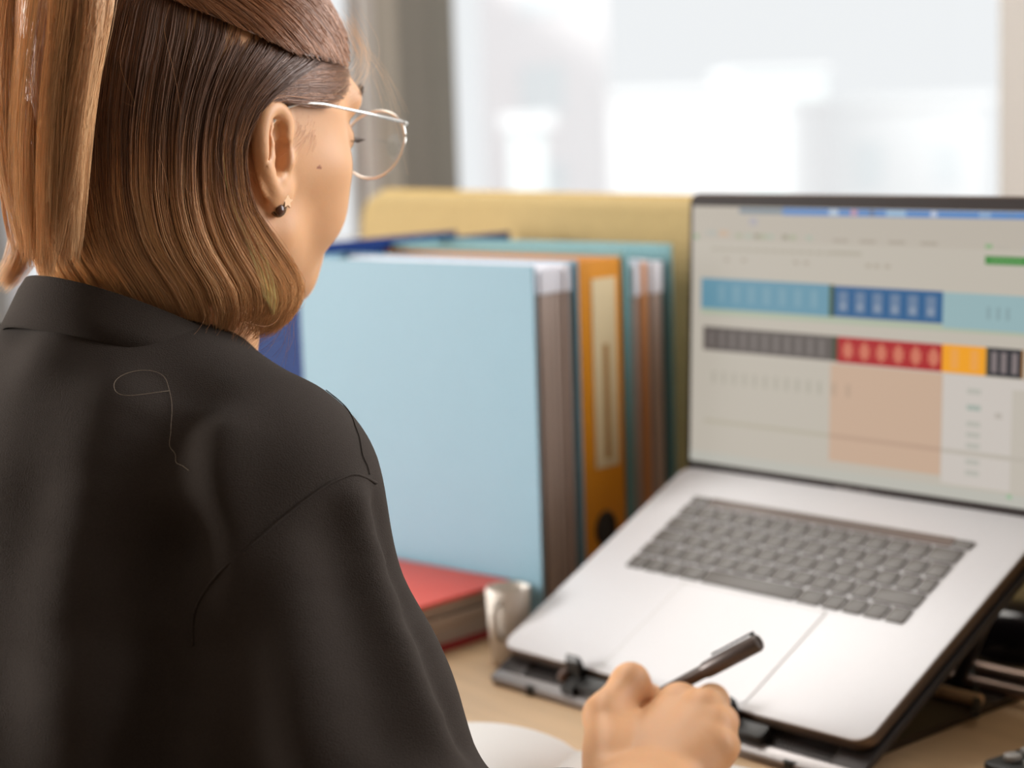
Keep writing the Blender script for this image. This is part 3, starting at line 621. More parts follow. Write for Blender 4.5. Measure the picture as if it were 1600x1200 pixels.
# --- right hand round the pen (points as image column, row and distance)
def U(x, y, Y): return unY(x, y, Y)
wr = U(1018, 1262, 1.105); RWR = wr
mcp = [U(1062, 1098, 1.185), U(1100, 1108, 1.168), U(1122, 1138, 1.152), U(1124, 1172, 1.136)]
lo_ = np.array([-.02, 1.02, .73]); hi_ = np.array([.20, 1.30, .88])
g = SDF(lo_, hi_, .00125)
for i, (m_, w_off) in enumerate(zip(mcp, (-26, -8, 10, 24))):
    g.cap(U(1018+w_off*1.6, 1250, 1.108+.004*abs(i-1.5)), m_, .015, (.0120, .0120, .0112, .0104)[i], .014)
fing = [  # PIP, DIP, tip
 [U(1046, 1112, 1.222), U(1016, 1122, 1.240), U(992, 1136, 1.250)], [U(1112, 1096, 1.196), U(1066, 1140, 1.222), U(1030, 1152, 1.236)],
 [U(1128, 1128, 1.180), U(1085, 1170, 1.205), U(1050, 1172, 1.218)], [U(1132, 1166, 1.160), U(1098, 1195, 1.178), U(1070, 1192, 1.192)]]
for i, fg in enumerate(fing):
    r0 = (.0115, .0112, .0105, .0095)[i]; g.chain([mcp[i]]+fg, [r0*1.04, r0*.95, r0*.82, r0*.70], .005)
thumb = [U(950, 1225, 1.125), U(946, 1118, 1.180), U(985, 1066, 1.205), U(1013, 1095, 1.222), U(1008, 1118, 1.232)]
g.chain(thumb, [.0165, .0130, .0112, .0092, .0075], .008)
g.cap(U(965, 1180, 1.15), U(1040, 1125, 1.185), .012, .011, .016)         # web of the thumb
fe = np.array([-.060, .925, .772]); g.cap(wr, wr+(fe-wr)*.45, .0255, .030, .016); g.cap(wr+pr_*.010, wr+pr_*.008+(fe-wr)*.45, .022, .028, .016); g.cap(wr-pr_*.010, wr-pr_*.008+(fe-wr)*.45, .022, .028, .016)
v_, f_ = g.mesh(); BV.append(v_); BF.append(f_+nB); nB += len(v_); del g
# --- left hand resting on the desk, hidden by the body
LWR = np.array([-.30, 1.255, DZ+.028]); ldir = np.array([.72, .69, 0]); lrt = np.array([.69, -.72, 0])
g = SDF(LWR-np.array([.13, .13, .028]), LWR+np.array([.19, .19, .05]), .0018)
for i in range(4):
    m_ = LWR+ldir*(.075-.004*abs(i-1.2))+lrt*(.028-.019*i)+EZ*.006; g.cap(LWR+lrt*(.016-.011*i), m_, .014, .0105, .012)
    Lf = (.036, .042, .038, .030)[i]; g.chain([m_, m_+ldir*Lf+EZ*.004, m_+ldir*(Lf*1.65)-EZ*.006, m_+ldir*(Lf*2.1)-EZ*.016], [.0105, .0092, .0082, .007], .004)
g.chain([LWR+lrt*.014, LWR+lrt*.040+ldir*.035-EZ*.004, LWR+lrt*.050+ldir*.065-EZ*.010, LWR+lrt*.046+ldir*.088-EZ*.014], [.015, .012, .0102, .008], .008)
lfe = np.array([-.43, 1.04, DZ+.05]); g.cap(LWR, LWR+(lfe-LWR)*.4, .024, .03, .012)
v_, f_ = g.mesh(); BV.append(v_); BF.append(f_+nB); nB += len(v_); del g
# --- trunk and arms under the clothes
RS = CC+pr_*.112-EZ*.080-pf*.004; LS = CC-pr_*.150-EZ*.065; HIP = CC-pf*.15-EZ*.50
g = SDF(CC-np.array([.42, .42, .56]), CC+np.array([.34, .34, .04]), .007)
g.chain([CC+EZ*.0, CC-pf*.03-EZ*.12, CC-pf*.08-EZ*.30, HIP], [.045, .085, .085, .10], .05)
for s_, S_ in ((1, RS), (-1, LS)): g.cap(CC-EZ*.06, S_, .045, .042, .04); g.cap(CC-pf*.03-EZ*.15+pr_*s_*.06, HIP+pr_*s_*.06, .07, .09, .05)
g.chain([RS, fe, wr+(fe-wr)*.42], [.042, .036, .028], .02); g.chain([LS, lfe, LWR+(lfe-LWR)*.38], [.042, .036, .028], .02)
v_, f_ = g.mesh(); BV.append(v_); BF.append(f_+nB); nB += len(v_); del g
body = fastmesh('body', np.concatenate(BV), np.concatenate(BF), M['skin'], person, True, PB)
# lips and mole get their own colour on the same skin surface
me = body.data; me.materials.append(M['lips']); me.materials.append(M['mole'])
cen = np.zeros(len(me.polygons)*3, np.float32); me.polygons.foreach_get('center', cen); cen = (cen.reshape(-1, 3)+PB-HO) @ HM.T
mi = np.zeros(len(cen), np.int32); lip = ((cen[:, 0]/.0215)**2+((cen[:, 2]+.0397)/.0092)**2 < 1) & (cen[:, 1] > .083); mi[lip] = 1
pc = project(cen @ HM+HO); mi[((pc[:, 0]-499)**2/9+(pc[:, 1]-262)**2/12 < 1) & (cen[:, 0] > .03)] = 2
me.polygons.foreach_set('material_index', mi)
for s_ in (-1, 1):
    Rm = HM.T; e = MB().ell(H((s_*.031, .0778, .0105+FU)), (.0122, .0122, .0116), 20, 14, Rm); ew = e.build('eye', M['eyew'], person, 180, off=PB)
    MB().ell(H((s_*.031, .0873, .0095+FU)), (.0056, .0029, .0056), 16, 8, Rm).build('iris', M['iris'], ew, 180, off=PB)

# --- jacket
HIPJ = HIP+EZ*.02
g = SDF(np.array([CC[0]-.50, CC[1]-.50, .50]), np.array([CC[0]+.40, CC[1]+.33, CC[2]+.06]), .0042)
g.cap(CC-pr_*.150-EZ*.060, CC+pr_*.108-EZ*.076-pf*.004, .054, .0545, .03)                      # yoke
g.cap(CC-EZ*.044-pf*.016, CC+pr_*.090-EZ*.065, .064, .050, .045); g.cap(CC-EZ*.036-pf*.018, CC-pr_*.125-EZ*.056, .064, .052, .045)
RB = np.stack([pr_, pf, EZ], 1)
g.ell(CC-EZ*.19-pf*.035, (.165, .125, .20), .05, RB); g.ell(CC-EZ*.36-pf*.085, (.185, .13, .22), .06, RB); g.ell(HIPJ, (.19, .145, .14), .06, RB)
g.chain([RS+EZ*.004, RS*.5+fe*.5-pr_*.012, fe, wr+(fe-wr)*.42], [.056, .061, .064, .046], .022)
g.chain([LS+EZ*.010, LS*.5+lfe*.5, lfe, LWR+(lfe-LWR)*.34], [.060, .068, .058, .042], .022)
jv, jf = g.mesh(); del g
def vnorm(v, f):
    a = v[f[:, 2]]-v[f[:, 0]]; b = v[f[:, 3]]-v[f[:, 1]]; n = np.cross(a, b); N = np.zeros_like(v)
    for k in range(4): np.add.at(N, f[:, k], n)
    return N/(np.linalg.norm(N, axis=1, keepdims=True)+1e-12)
jn = vnorm(jv, jf)
def on_jacket(px):     # image points -> nearest visible points of the jacket surface
    P = project(jv); fr = ((jv-CAM)*jn).sum(1) < 0; out = []
    for x, y in px:
        d = np.hypot(P[:, 0]-x, P[:, 1]-y); c = np.nonzero((d < 14) & fr)[0]
        if len(c) == 0: c = np.nonzero(fr)[0]; out.append(c[np.argmin(d[c])]); continue
        z = P[c, 2]; c = c[z < z.min()+.03]; out.append(c[np.argmin(d[c])])
    return np.array(out)
def dens(px, n=30):
    px = np.array(px, float); t = np.linspace(0, len(px)-1, n); return np.stack([np.interp(t, np.arange(len(px)), px[:, i]) for i in (0, 1)], 1)
disp = np.zeros(len(jv))
def fold(px, amp, sig):
    global disp
    P = jv[on_jacket(dens(px))]; sel = np.nonzero((np.abs(jv-P.mean(0)) < .35).all(1))[0]
    d = np.full(len(sel), 9.0); 
    for i, p in enumerate(P): d = np.minimum(d, ((jv[sel]-p)**2).sum(1))
    e0 = np.minimum(((jv[sel]-P[0])**2).sum(1), ((jv[sel]-P[-1])**2).sum(1))
    disp[sel] += 1.5*amp*np.exp(-d/(2*sig**2))
fold([(338, 690), (330, 770), (336, 850), (328, 905)], .006, .013)
fold([(322, 955), (314, 1050), (306, 1150), (300, 1230)], .007, .011)
fold([(272, 860), (284, 980), (270, 1090), (238, 1210)], -.013, .014)
fold([(262, 620), (222, 720), (190, 830), (160, 960)], -.006, .018)
fold([(190, 640), (140, 760), (110, 900), (70, 1100)], .006, .022)
fold([(60, 800), (30, 950), (10, 1150)], -.004, .018)
fold([(560, 790), (592, 900), (640, 1020), (690, 1150)], .004, .009)
fold([(588, 800), (618, 900), (664, 1020), (720, 1160)], -.004, .007)
fold([(520, 830), (545, 960), (600, 1150)], -.003, .012)
fold([(430, 900), (450, 1050), (470, 1200)], .004, .016)
fold([(250, 560), (330, 575), (420, 590)], -.002, .02)
fold([(95, 500), (70, 560)], .002, .012)
x_ = jv @ pr_; disp += .0012*np.sin(jv[:, 2]*55+x_*38)+.0010*np.sin(x_*95+jv[:, 2]*21+1.3)
jv0 = jv.copy(); jv = jv+jn*disp[:, None]; jn = vnorm(jv, jf)
jk = fastmesh('jacket', jv, jf, M['jacket'], person, True, PB)
sm = jk.modifiers.new('smooth', 'SMOOTH'); sm.iterations = 4; sm.factor = .5
# sleeve seam, back seam
for sr_, px in ((.0008, [(588, 752), (560, 742), (545, 743), (520, 752), (490, 770), (450, 800), (400, 842), (350, 886), (322, 918), (306, 950), (298, 985), (295, 1010)]), (.0003, [(522, 600), (545, 640), (562, 690), (576, 740)])):
    ii = on_jacket(dens(px, 34)); P = jv[ii]+jn[ii]*.0004
    for k in range(4): P[1:-1] = (P[:-2]+2*P[1:-1]+P[2:])/4
    MB().tube(P, sr_, 6).build('seam', M['jacket'], jk, 180, off=PB)
# collar
cr = []
for i, b_ in enumerate(np.linspace(-150, 150, 61)):
    B_ = rad(b_); d_ = -pf*math.cos(B_)+pr_*math.sin(B_); zc = CC+EZ*(-.008+.031*math.cos(B_))-pf*.006; e_ = math.cos(B_/2)
    cr.append([zc+d_*.055-EZ*.016, zc+d_*.056+EZ*.012, zc+d_*.058+EZ*.024, zc+d_*.061+EZ*.0255, zc+d_*.065+EZ*.020, zc+d_*.071+EZ*.009, zc+d_*.076+EZ*.000, zc+d_*.0745-EZ*.002, zc+d_*.066+EZ*.002])
cm = MB().rings(cr); co_ = cm.build('collar', M['jacket'], jk, 70, off=PB)
# --- trousers and shoes, below the frame
g = SDF(np.array([HIP[0]-.25, HIP[1]-.25, .05]), np.array([HIP[0]+.62, HIP[1]+.62, HIP[2]+.06]), .012)
feet = []
for s_ in (-1, 1):
    hp = HIP+pr_*s_*.08-EZ*.02; kn = hp+pf*.40+pr_*s_*.04+EZ*.0; an = np.array([kn[0], kn[1], .09])+pf*.02; feet.append(an)
    g.chain([hp, kn, an], [.088, .066, .048], .03)
g.ell(HIP-EZ*.01, (.17, .13, .085), .04, RB)
v_, f_ = g.mesh(); fastmesh('trousers', v_, f_, M['trousers'], person, True, PB); del g
for an in feet: MB().ell(an+pf*.05-EZ*.048, (.045, .125, .042), 20, 12, RB).build('shoe', M['shoe'], person, 180, off=PB)
seat_z = HIP[2]-.112
oc = np.array([HIP[0], HIP[1], 0]); ch = empty('office_chair', tuple(oc), 'dark office chair under the seated person', 'chair', mtx=mtx(oc, pr_, pf, EZ))
MB().rslab(-.22, .22, -.19, .20, seat_z-.07, seat_z, .06, .02, 6).build('seat', M['seatfab'], ch, 40); MB().lathe([(.028, .10), (.028, seat_z-.07)], 16).build('column', M['desk_leg'], ch, 40)
for k in range(5): a = 2*math.pi*k/5; MB().tube([(0, 0, .10), (.27*math.cos(a), .27*math.sin(a), .065)], .018, 8).build('base_arm', M['desk_leg'], ch, 40); MB().ell((.27*math.cos(a), .27*math.sin(a), .03), (.03, .03, .03)).build('castor', M['rubber'], ch, 60)

# ------------------------------------------------------------------ hair
CENTER = np.array([0, 2, 45.0]); CR = np.array([73, 93, 80.0])
hk_ = np.array([-108, -102, -92, -78, -58, -25, 10, 45, 75, 95, 112.0])
ha_ = np.array([60, 69, 82, 89, 87, 82, 82, 80, 68, 60, 48.0]); hb_ = np.array([52, 58, 68, 76, 86, 97, 103, 103, 92, 80, 62.0]); hc_ = np.array([-5, -6, -8, -10, -10, -6, -2, 2, 2, 2, 2.0])
am_h = np.array([-108, -90, -70, -52, -30, 0, 25, 45, 62, 90]); am_v = np.array([96, 88, 83, 92, 104, 109, 104, 90, 66, 46.0])
fine = np.linspace(-112, 112, 449)
def sm_interp(x, xp, fp, w=9):
    y = np.interp(fine, xp, fp); k = np.ones(w*2+1)/(w*2+1); y = np.convolve(np.pad(y, w, 'edge'), k, 'valid'); return np.interp(x, fine, y)
def bob_pt(wv, h, inset):
    al = sm_interp(h, am_h, am_v); A = 100+160*wv+(al-100)*(np.exp(-np.clip(wv, 0, 1)/.09)-np.exp(-np.clip(1-wv, 0, 1)/.09))
    sw = np.clip((-42-h)/55, 0, 1); sw = sw*sw*(3-2*sw); A = np.radians(A-9*sw)
    a = sm_interp(h, hk_, ha_)-inset; b = sm_interp(h, hk_, hb_)-inset; c = sm_interp(h, hk_, hc_)
    return np.stack([a*np.sin(A), c+b*np.cos(A), h], -1), A
def cranium(dirv, off): # point along a direction from the cranium's centre
    t = 1/np.sqrt(((dirv/CR)**2).sum(-1, keepdims=True)); return CENTER+dirv*(t+off[..., None] if np.ndim(off) else t+off)
DARK = np.array(lin((114, 80, 58))); MID = np.array(lin((186, 132, 90))); BLOND = np.array(lin((238, 190, 138))); PALE = np.array(lin((240, 204, 154)))
strV = []; strF = []; strC = []; nS = 0
def add_strands(P, r0, r1, C):
    """P (N,S,3) head-local mm, C (N,S,3) colours -> three-sided tapering tubes"""
    global nS
    N, S_, _ = P.shape; T_ = np.gradient(P, axis=1); T_ /= np.linalg.norm(T_, axis=2, keepdims=True)+1e-9
    ref = P-np.array([0, -5, 0]); ref[..., 2] *= .15; X = np.cross(ref, T_); X /= np.linalg.norm(X, axis=2, keepdims=True)+1e-9; Y = np.cross(T_, X)
    t = np.linspace(0, 1, S_)[None, :, None]; rr = (r0+(r1-r0)*t**1.5) if np.ndim(r0) == 0 else (r0[:, None, None]*(1-t**1.5)+r1*t**1.5)
    V_ = np.stack([P+rr*(X*math.cos(q)+Y*math.sin(q)) for q in (math.pi/2, math.pi*7/6, math.pi*11/6)], 2)
    base = (np.arange(N)[:, None, None]*S_+np.arange(S_-1)[None, :, None])*3; k = np.arange(3)[None, None, :]; k2 = (k+1) % 3
    F_ = np.stack([base+k, base+k2, base+3+k2, base+3+k], -1).reshape(-1, 4)
    strV.append(V_.reshape(-1, 3)); strF.append(F_+nS); strC.append(np.repeat(C[:, :, None, :], 3, 2).reshape(-1, 3)); nS += N*S_*3
def hair_colour(h, rnd, gloss):
    """dark roots, lightened lengths: a dye gradient along the hair"""
    t = np.clip((16-h)/80+(rnd-.5)*1.0, 0, 1); t = t*t*(3-2*t)
    c = np.where(t[..., None] < .5, DARK+(MID-DARK)*(t[..., None]*2), MID+(BLOND-MID)*(t[..., None]*2-1)); return c*(.62+.76*gloss[..., None])
def bob(N, S_, inner):
    nc = 170; cw = np.sort(RNG.random(nc)); cdep = RNG.random(nc)*4.5; cst = RNG.normal(0, 1, (nc, 3)); cb = RNG.random(nc)
    ci = RNG.integers(0, nc, N); wv0 = np.clip(cw[ci]+RNG.normal(0, .006, N), 0, 1); wroot = np.clip(wv0+RNG.normal(0, .008, N), 0, 1)
    edge = RNG.random(N) < .16; wroot[edge] = np.abs(RNG.normal(0, .035, edge.sum())); wv0[edge] = wroot[edge]*.8
    top = RNG.random(N) < (.25 if inner else .72)
    hroot = np.where(top, 96-RNG.random(N)*7-np.abs(wroot-.5)*7, RNG.uniform(-35, 74, N)); al = sm_interp(hroot, am_h, am_v)
    ang = np.abs(2*wroot-1); htip = -99+6*ang**1.5+RNG.normal(0, 4.2, N)+np.where(RNG.random(N) < .22, RNG.uniform(4, 34, N), 0)
    ins = cdep[ci]*.75+RNG.random(N)*2.2+(4.5 if inner else 0)+np.where(top, 0, 1.5)
    s = np.linspace(0, 1, S_)[None, :]; h = hroot[:, None]+(htip-hroot)[:, None]*s**.93
    wv = wroot[:, None]+(wv0-wroot)[:, None]*np.minimum(1, s*1.6)
    near = np.clip(s*np.abs(htip-hroot)[:, None]/24, 0, 1); ri = np.where(top, 0.2, 8.0)[:, None]; inset = ins[:, None]+(ri-ins[:, None])*(1-near)**2
    wav = .0035*np.sin(s*6.5+cst[ci, 0][:, None]*2)*cst[ci, 1][:, None]*s; inset = inset-.9*np.sin(s*7+cst[ci, 2][:, None]*2)*s
    curl = np.clip((s-.80)/.2, 0, 1)**2*(2+3*RNG.random(N))[:, None]; P, _ = bob_pt(wv+wav, h, inset+curl)
    P += RNG.normal(0, .25, (N, 1, 3)); C = hair_colour(h, (cb[ci]*.7+RNG.random(N)*.3)[:, None], (RNG.random(N)*.6+cb[ci]*.4)[:, None]*np.ones((1, S_)))
    add_strands(P, RNG.uniform(.15, .24, N), .07, C)
bob(2600, 13, True); bob(8200, 15, False)
# under-layer so no scalp shows through
def shell(fn, nu, nv, colfn):
    global nS
    P = np.array([[fn(i/(nu-1), j/(nv-1)) for j in range(nv)] for i in range(nu)]); id_ = np.arange(nu*nv).reshape(nu, nv)
    F_ = np.stack([id_[:-1, :-1], id_[1:, :-1], id_[1:, 1:], id_[:-1, 1:]], -1).reshape(-1, 4); strV.append(P.reshape(-1, 3)); strF.append(F_+nS); strC.append(np.array([colfn(p) for p in P.reshape(-1, 3)])); nS += nu*nv
shell(lambda u_, v_: bob_pt(np.array(.012+.976*u_), np.array(82-166*v_), 8.5)[0], 60, 40, lambda p: hair_colour(np.array(p[2]), np.array(.4), np.array(.1)))
def capd(u_, v_):
    a = 360*u_; a = a-360 if a > 180 else a; e0 = np.interp(abs(a), [0, 35, 52, 90, 150, 180], [40, 27, 9, 9, 25, 31]); e = rad(e0+(90-e0)*v_); a = rad(a)
    return cranium(np.array([math.sin(a)*math.cos(e), math.cos(a)*math.cos(e), math.sin(e)]), 4.2)
shell(capd, 72, 14, lambda p: DARK*.9)
# ponytail of the half-up hair
pk = np.array([[2, -66, 108], [6, -96, 122], [18, -118, 108], [29, -126, 70], [23, -128, 26], [13, -122, -24], [5, -112, -71.0]]); pw_ = np.array([7, 21, 41, 48, 40, 34, 19.0]); pd_ = np.array([7, 11, 16, 20, 19, 15, 9.0])
def pony(N, S_):
    nc = 60; ca = RNG.random(nc)*2*math.pi; crd = np.sqrt(RNG.random(nc)); cb = RNG.random(nc); cl = RNG.normal(0, 1, nc); ci = RNG.integers(0, nc, N)
    ox = crd[ci]*np.cos(ca[ci])+RNG.normal(0, .09, N); oy = crd[ci]*np.sin(ca[ci])+RNG.normal(0, .09, N); q = np.maximum(1, np.hypot(ox, oy)); ox /= q; oy /= q
    L = np.clip(1.02-np.abs(RNG.normal(0, .04, N))-.14*crd[ci]*cb[ci]-.10*(RNG.random(N) < .3)-.05*np.abs(ox), .5, 1.03); s = np.linspace(0, 1, S_)[None, :]*L[:, None]; x = s*6
    ip = lambda arr: np.interp(x, np.arange(7), arr)
    tw = s*.5*cl[ci][:, None]*.35; X = ox[:, None]*np.cos(tw)-oy[:, None]*np.sin(tw); Y = ox[:, None]*np.sin(tw)+oy[:, None]*np.cos(tw)
    P = np.stack([ip(pk[:, 0])+X*ip(pw_)+5.0*np.sin(s*6.5+cl[ci][:, None]*3)*s, ip(pk[:, 1])+Y*ip(pd_)+2.0*np.sin(s*8+cl[ci][:, None]*2)*s, ip(pk[:, 2])+np.zeros_like(X)], -1)
    for _ in range(2): P[:, 1:-1] = (P[:, :-2]+2*P[:, 1:-1]+P[:, 2:])/4
    tt = np.clip((cb[ci]*.6+RNG.random(N)*.4)[:, None]+np.zeros_like(s), 0, 1); C = (MID+(BLOND-MID)*.55)+(PALE-BLOND*.8)*tt[..., None]*.75; C = C*(.78+.5*RNG.random(N))[:, None, None]
    add_strands(P, RNG.uniform(.16, .25, N), .07, np.clip(C, 0, 1))
pony(5200, 14)
shell(lambda u_, v_: np.array([np.interp(v_*4.8, range(7), pk[:, 0])+(.72-.4*v_**4)*np.interp(v_*4.8, range(7), pw_)*math.cos(2*math.pi*u_), np.interp(v_*4.8, range(7), pk[:, 1])+(.72-.4*v_**4)*np.interp(v_*4.8, range(7), pd_)*math.sin(2*math.pi*u_), np.interp(v_*4.8, range(7), pk[:, 2])]), 24, 20, lambda p: MID)
# top hair drawn back from the hairline to the ponytail
def tophair(N, S_):
    al = RNG.uniform(-150, 150, N); el = np.interp(np.abs(al), [0, 35, 50, 90, 150], [37, 25, 7, 8, 25])+np.abs(RNG.normal(0, 1, N))*6
    a0, e0 = np.radians(al), np.radians(el); d0 = np.stack([np.sin(a0)*np.cos(e0), np.cos(a0)*np.cos(e0), np.sin(e0)], -1)
    d1_ = np.array([0, -68, 58.0])+RNG.normal(0, 5, (N, 3)); d1_ /= np.linalg.norm(d1_, axis=1, keepdims=True); om = np.arccos(np.clip((d0*d1_).sum(1), -1, .999))[:, None, None]
    s = np.linspace(0, 1, S_)[None, :, None]; D = (np.sin((1-s)*om)*d0[:, None]+np.sin(s*om)*d1_[:, None])/np.sin(om)
    P = cranium(D, 4.6+(5.5*RNG.random(N)[:, None]+1)*np.sin(s[..., 0]*math.pi*.55)); P += RNG.normal(0, .3, (N, 1, 3))
    rn = RNG.random(N); t = np.clip(.15+.6*rn[:, None]*np.ones((1, S_)), 0, 1)[..., None]; C = DARK*1.25+(MID*1.2-DARK)*t; add_strands(P, RNG.uniform(.15, .22, N), .12, C)
tophair(4600, 12)
# temple hair swept back over the ear into the bob
def temple(N, S_, sg=1, wild=0):
    a0 = RNG.uniform(36, 84, N); u0 = RNG.uniform(34, 88, N)+RNG.normal(0, 2, N); a0 = np.maximum(a0, np.interp(u0, [30, 45, 60, 80], [68, 56, 44, 36])+RNG.random(N)**2*16); jx = RNG.random(N)
    kA = np.stack([a0, a0*.62+38*1.0, 101+jx*6, 110+jx*8, 106+jx*8, 97+jx*8, 95+jx*7], 1); kU = np.stack([u0, u0-3-2*jx, 32+(u0-34)*.45+jx*3, 8+jx*10, -30+jx*5, -62+jx*6, -88+jx*10], 1)
    x = np.linspace(0, 6, S_); A = np.stack([np.interp(x, range(7), k) for k in kA]); Uu = np.stack([np.interp(x, range(7), k) for k in kU])
    for _ in range(3): A[:, 1:-1] = (A[:, :-2]+2*A[:, 1:-1]+A[:, 2:])/4; Uu[:, 1:-1] = (Uu[:, :-2]+2*Uu[:, 1:-1]+Uu[:, 2:])/4
    ins = np.interp(x, [0, 1, 2, 3, 6], [2.4, 2, 2, 1.5, 2])[None, :]+RNG.random(N)[:, None]*2-wild*RNG.random(N)[:, None]*4*np.sin(x/6*math.pi)[None, :]
    Ar = np.radians(A); a = sm_interp(Uu, hk_, ha_)-ins; b = sm_interp(Uu, hk_, hb_)-ins; c = sm_interp(Uu, hk_, hc_); P = np.stack([sg*a*np.sin(Ar), c+b*np.cos(Ar), Uu], -1)+RNG.normal(0, .3, (N, 1, 3))
    C = hair_colour(Uu-8, RNG.random(N)[:, None], RNG.random(N)[:, None]*np.ones((1, S_)))*(1.25+.5*RNG.random(N))[:, None, None]; add_strands(P, RNG.uniform(.13, .20, N), .06, C)
temple(2300, 20); temple(500, 16, -1)
# short hairs at the temple in front of the ear
N = 170; a0 = 86-np.abs(RNG.normal(0, 9, N)); u0 = 40-np.abs(RNG.normal(0, 12, N)); s = np.linspace(0, 1, 7)[None, :]
A = np.radians(a0[:, None]+s*RNG.uniform(2, 14, N)[:, None]); Uu = u0[:, None]-s*RNG.uniform(6, 18, N)[:, None]; lift = .2+1.2*s*RNG.random(N)[:, None]
sfc = np.array([67.5, 79, 63.0]); P = np.stack([(73.5+lift)*np.sin(A)*.965, 6+(84+lift)*np.cos(A)*.95, Uu], -1); add_strands(P, .09, .04, np.broadcast_to(MID*1.1, P.shape).copy())
# flyaways and loose strands
def loose(paths, r=.1, col=BLOND):
    for p in paths:
        p = np.array(p, float); x = np.linspace(0, len(p)-1, 16); Q = np.stack([np.interp(x, range(len(p)), p[:, i]) for i in range(3)], 1)
        for _ in range(4): Q[1:-1] = (Q[:-2]+2*Q[1:-1]+Q[2:])/4
        add_strands(Q[None], r, r*.6, np.broadcast_to(col, (1, 16, 3)).copy())
L_ = []
for k in range(46):                                   # ends hanging below the bob
    wv = abs(RNG.normal(0, .11)); h0 = -62-RNG.random()*20; p0 = bob_pt(np.array(wv), np.array(h0), 1.0)[0]; p1 = bob_pt(np.array(wv), np.array(-90.0), 2.0)[0]; j = RNG.normal(0, 4, 3); p2 = p1+np.array([-4, -3, -14])+j; L_.append([p0, p1, p2, p2+np.array([-9, -5, -7])+j*1.2])
for k in range(16):                                   # strands lifting off the back of the bob
    wv = RNG.random()*.5; h0 = RNG.uniform(-40, 78); q = [bob_pt(np.array(np.clip(wv+RNG.normal(0, .02)+.01*i*RNG.normal(), 0, 1)), np.array(h0-i*RNG.uniform(14, 26)), -RNG.random()*4.0)[0] for i in range(4)]; L_.append(q)
loose(L_, .075, MID*1.2)
L_ = []
for k in range(13):                                   # wisps falling over the forehead towards the glasses
    j = RNG.normal(0, 1, 3); L_.append([(44+j[0]*3, 74+j[1]*2, 80+j[2]*3), (52+j[0]*3, 90+j[1]*3, 62), (60+j[0]*5, 97+j[1]*4, 40+j[2]*5), (66+j[0]*6, 100+j[1]*5, 22+j[2]*8)][:4 if k % 3 == 0 else 3])
for k in range(40):
    j = RNG.normal(0, 1, 3); L_.append([(40+j[0]*4, 76+j[1]*2, 86+j[2]*4), (54+j[0]*3, 78+j[1]*4, 66+j[2]*4), (66+j[0]*3, 60+j[1]*6, 48+j[2]*4), (75+j[0]*2, 34+j[1]*6, 36+j[2]*4)])
loose(L_, .06, BLOND*.8)
# lock flicking outwards on the far side of the neck
N = 420; t = np.linspace(0, 1, 10)[None, :]; kx_ = np.interp(t[0], [0, .4, .75, 1], [-74, -76, -80, -86]); ky_ = np.interp(t[0], [0, .4, .75, 1], [-58, -62, -67, -72]); kz_ = np.interp(t[0], [0, .4, .75, 1], [-6, -38, -64, -76.0])
o_ = RNG.normal(0, 1, (N, 3))*np.array([3, 5, 4]); sp = (.6+.9*t*(1.1-t))[..., None]; P = np.stack([kx_, ky_, kz_], -1)[None]+o_[:, None]*sp
add_strands(P, .18, .06, (BLOND*1.1)[None, None]*(.6+.5*RNG.random(N))[:, None, None]*np.ones((1, 10, 1)))
hv2 = H(np.concatenate(strV)*.001); hc2 = np.concatenate(strC)
hair = fastmesh('hair', hv2, np.concatenate(strF), M['hair'], person, True, PB)
ca = hair.data.color_attributes.new('hcol', 'FLOAT_COLOR', 'POINT'); ca.data.foreach_set('color', np.concatenate([np.clip(hc2, 0, 1), np.ones((len(hc2), 1))], 1).astype(np.float32).ravel())
hair['kind'] = 'stuff'; hair['label'] = 'half-up brown bob with blonde ends and ponytail'
# eyelashes and brows
for s_ in (-1, 1):
    lm = MB(); bm_ = MB()
    for k in range(16):
        t = k/15; x = s_*(.022+.022*t); y0 = .0885-.010*t*t; p = np.array([x, y0, .0135-.004*t+FU]); lm.tube([H(p), H(p+[s_*.002*t, .005, -.001]), H(p+[s_*.005*t, .0085, .001])], [.0003, .0002, .0001], 4)
    tag(lm.build('eyelashes', M['lash'], person, None, off=PB), kind='stuff')
    for k in range(60):
        t = k/59; p = np.array([s_*(.014+.036*t), .0985-.0175*t*t, .037+FU+.004*math.sin(t*3)+RNG.normal(0, .0012)]); bm_.tube([H(p), H(p+[s_*.006, -.001-.003*t, .001])], [.0003, .0001], 4)
    tag(bm_.build('eyebrow', M['lash'], person, None, off=PB), kind='stuff')
# stray hairs lying on the jacket
for px in ([(262, 612), (215, 618), (180, 618), (174, 600), (195, 582), (230, 575), (258, 588), (270, 615), (268, 650)], [(268, 650), (266, 690), (275, 720), (296, 738)]):
    ii = on_jacket(dens(px, 36)); P = jv[ii]+jn[ii]*.0007
    for k in range(6): P[1:-1] = (P[:-2]+2*P[1:-1]+P[2:])/4
    MB().tube(P, .00009, 5).build('stray_hair', M['stray'], person, 180, off=PB)

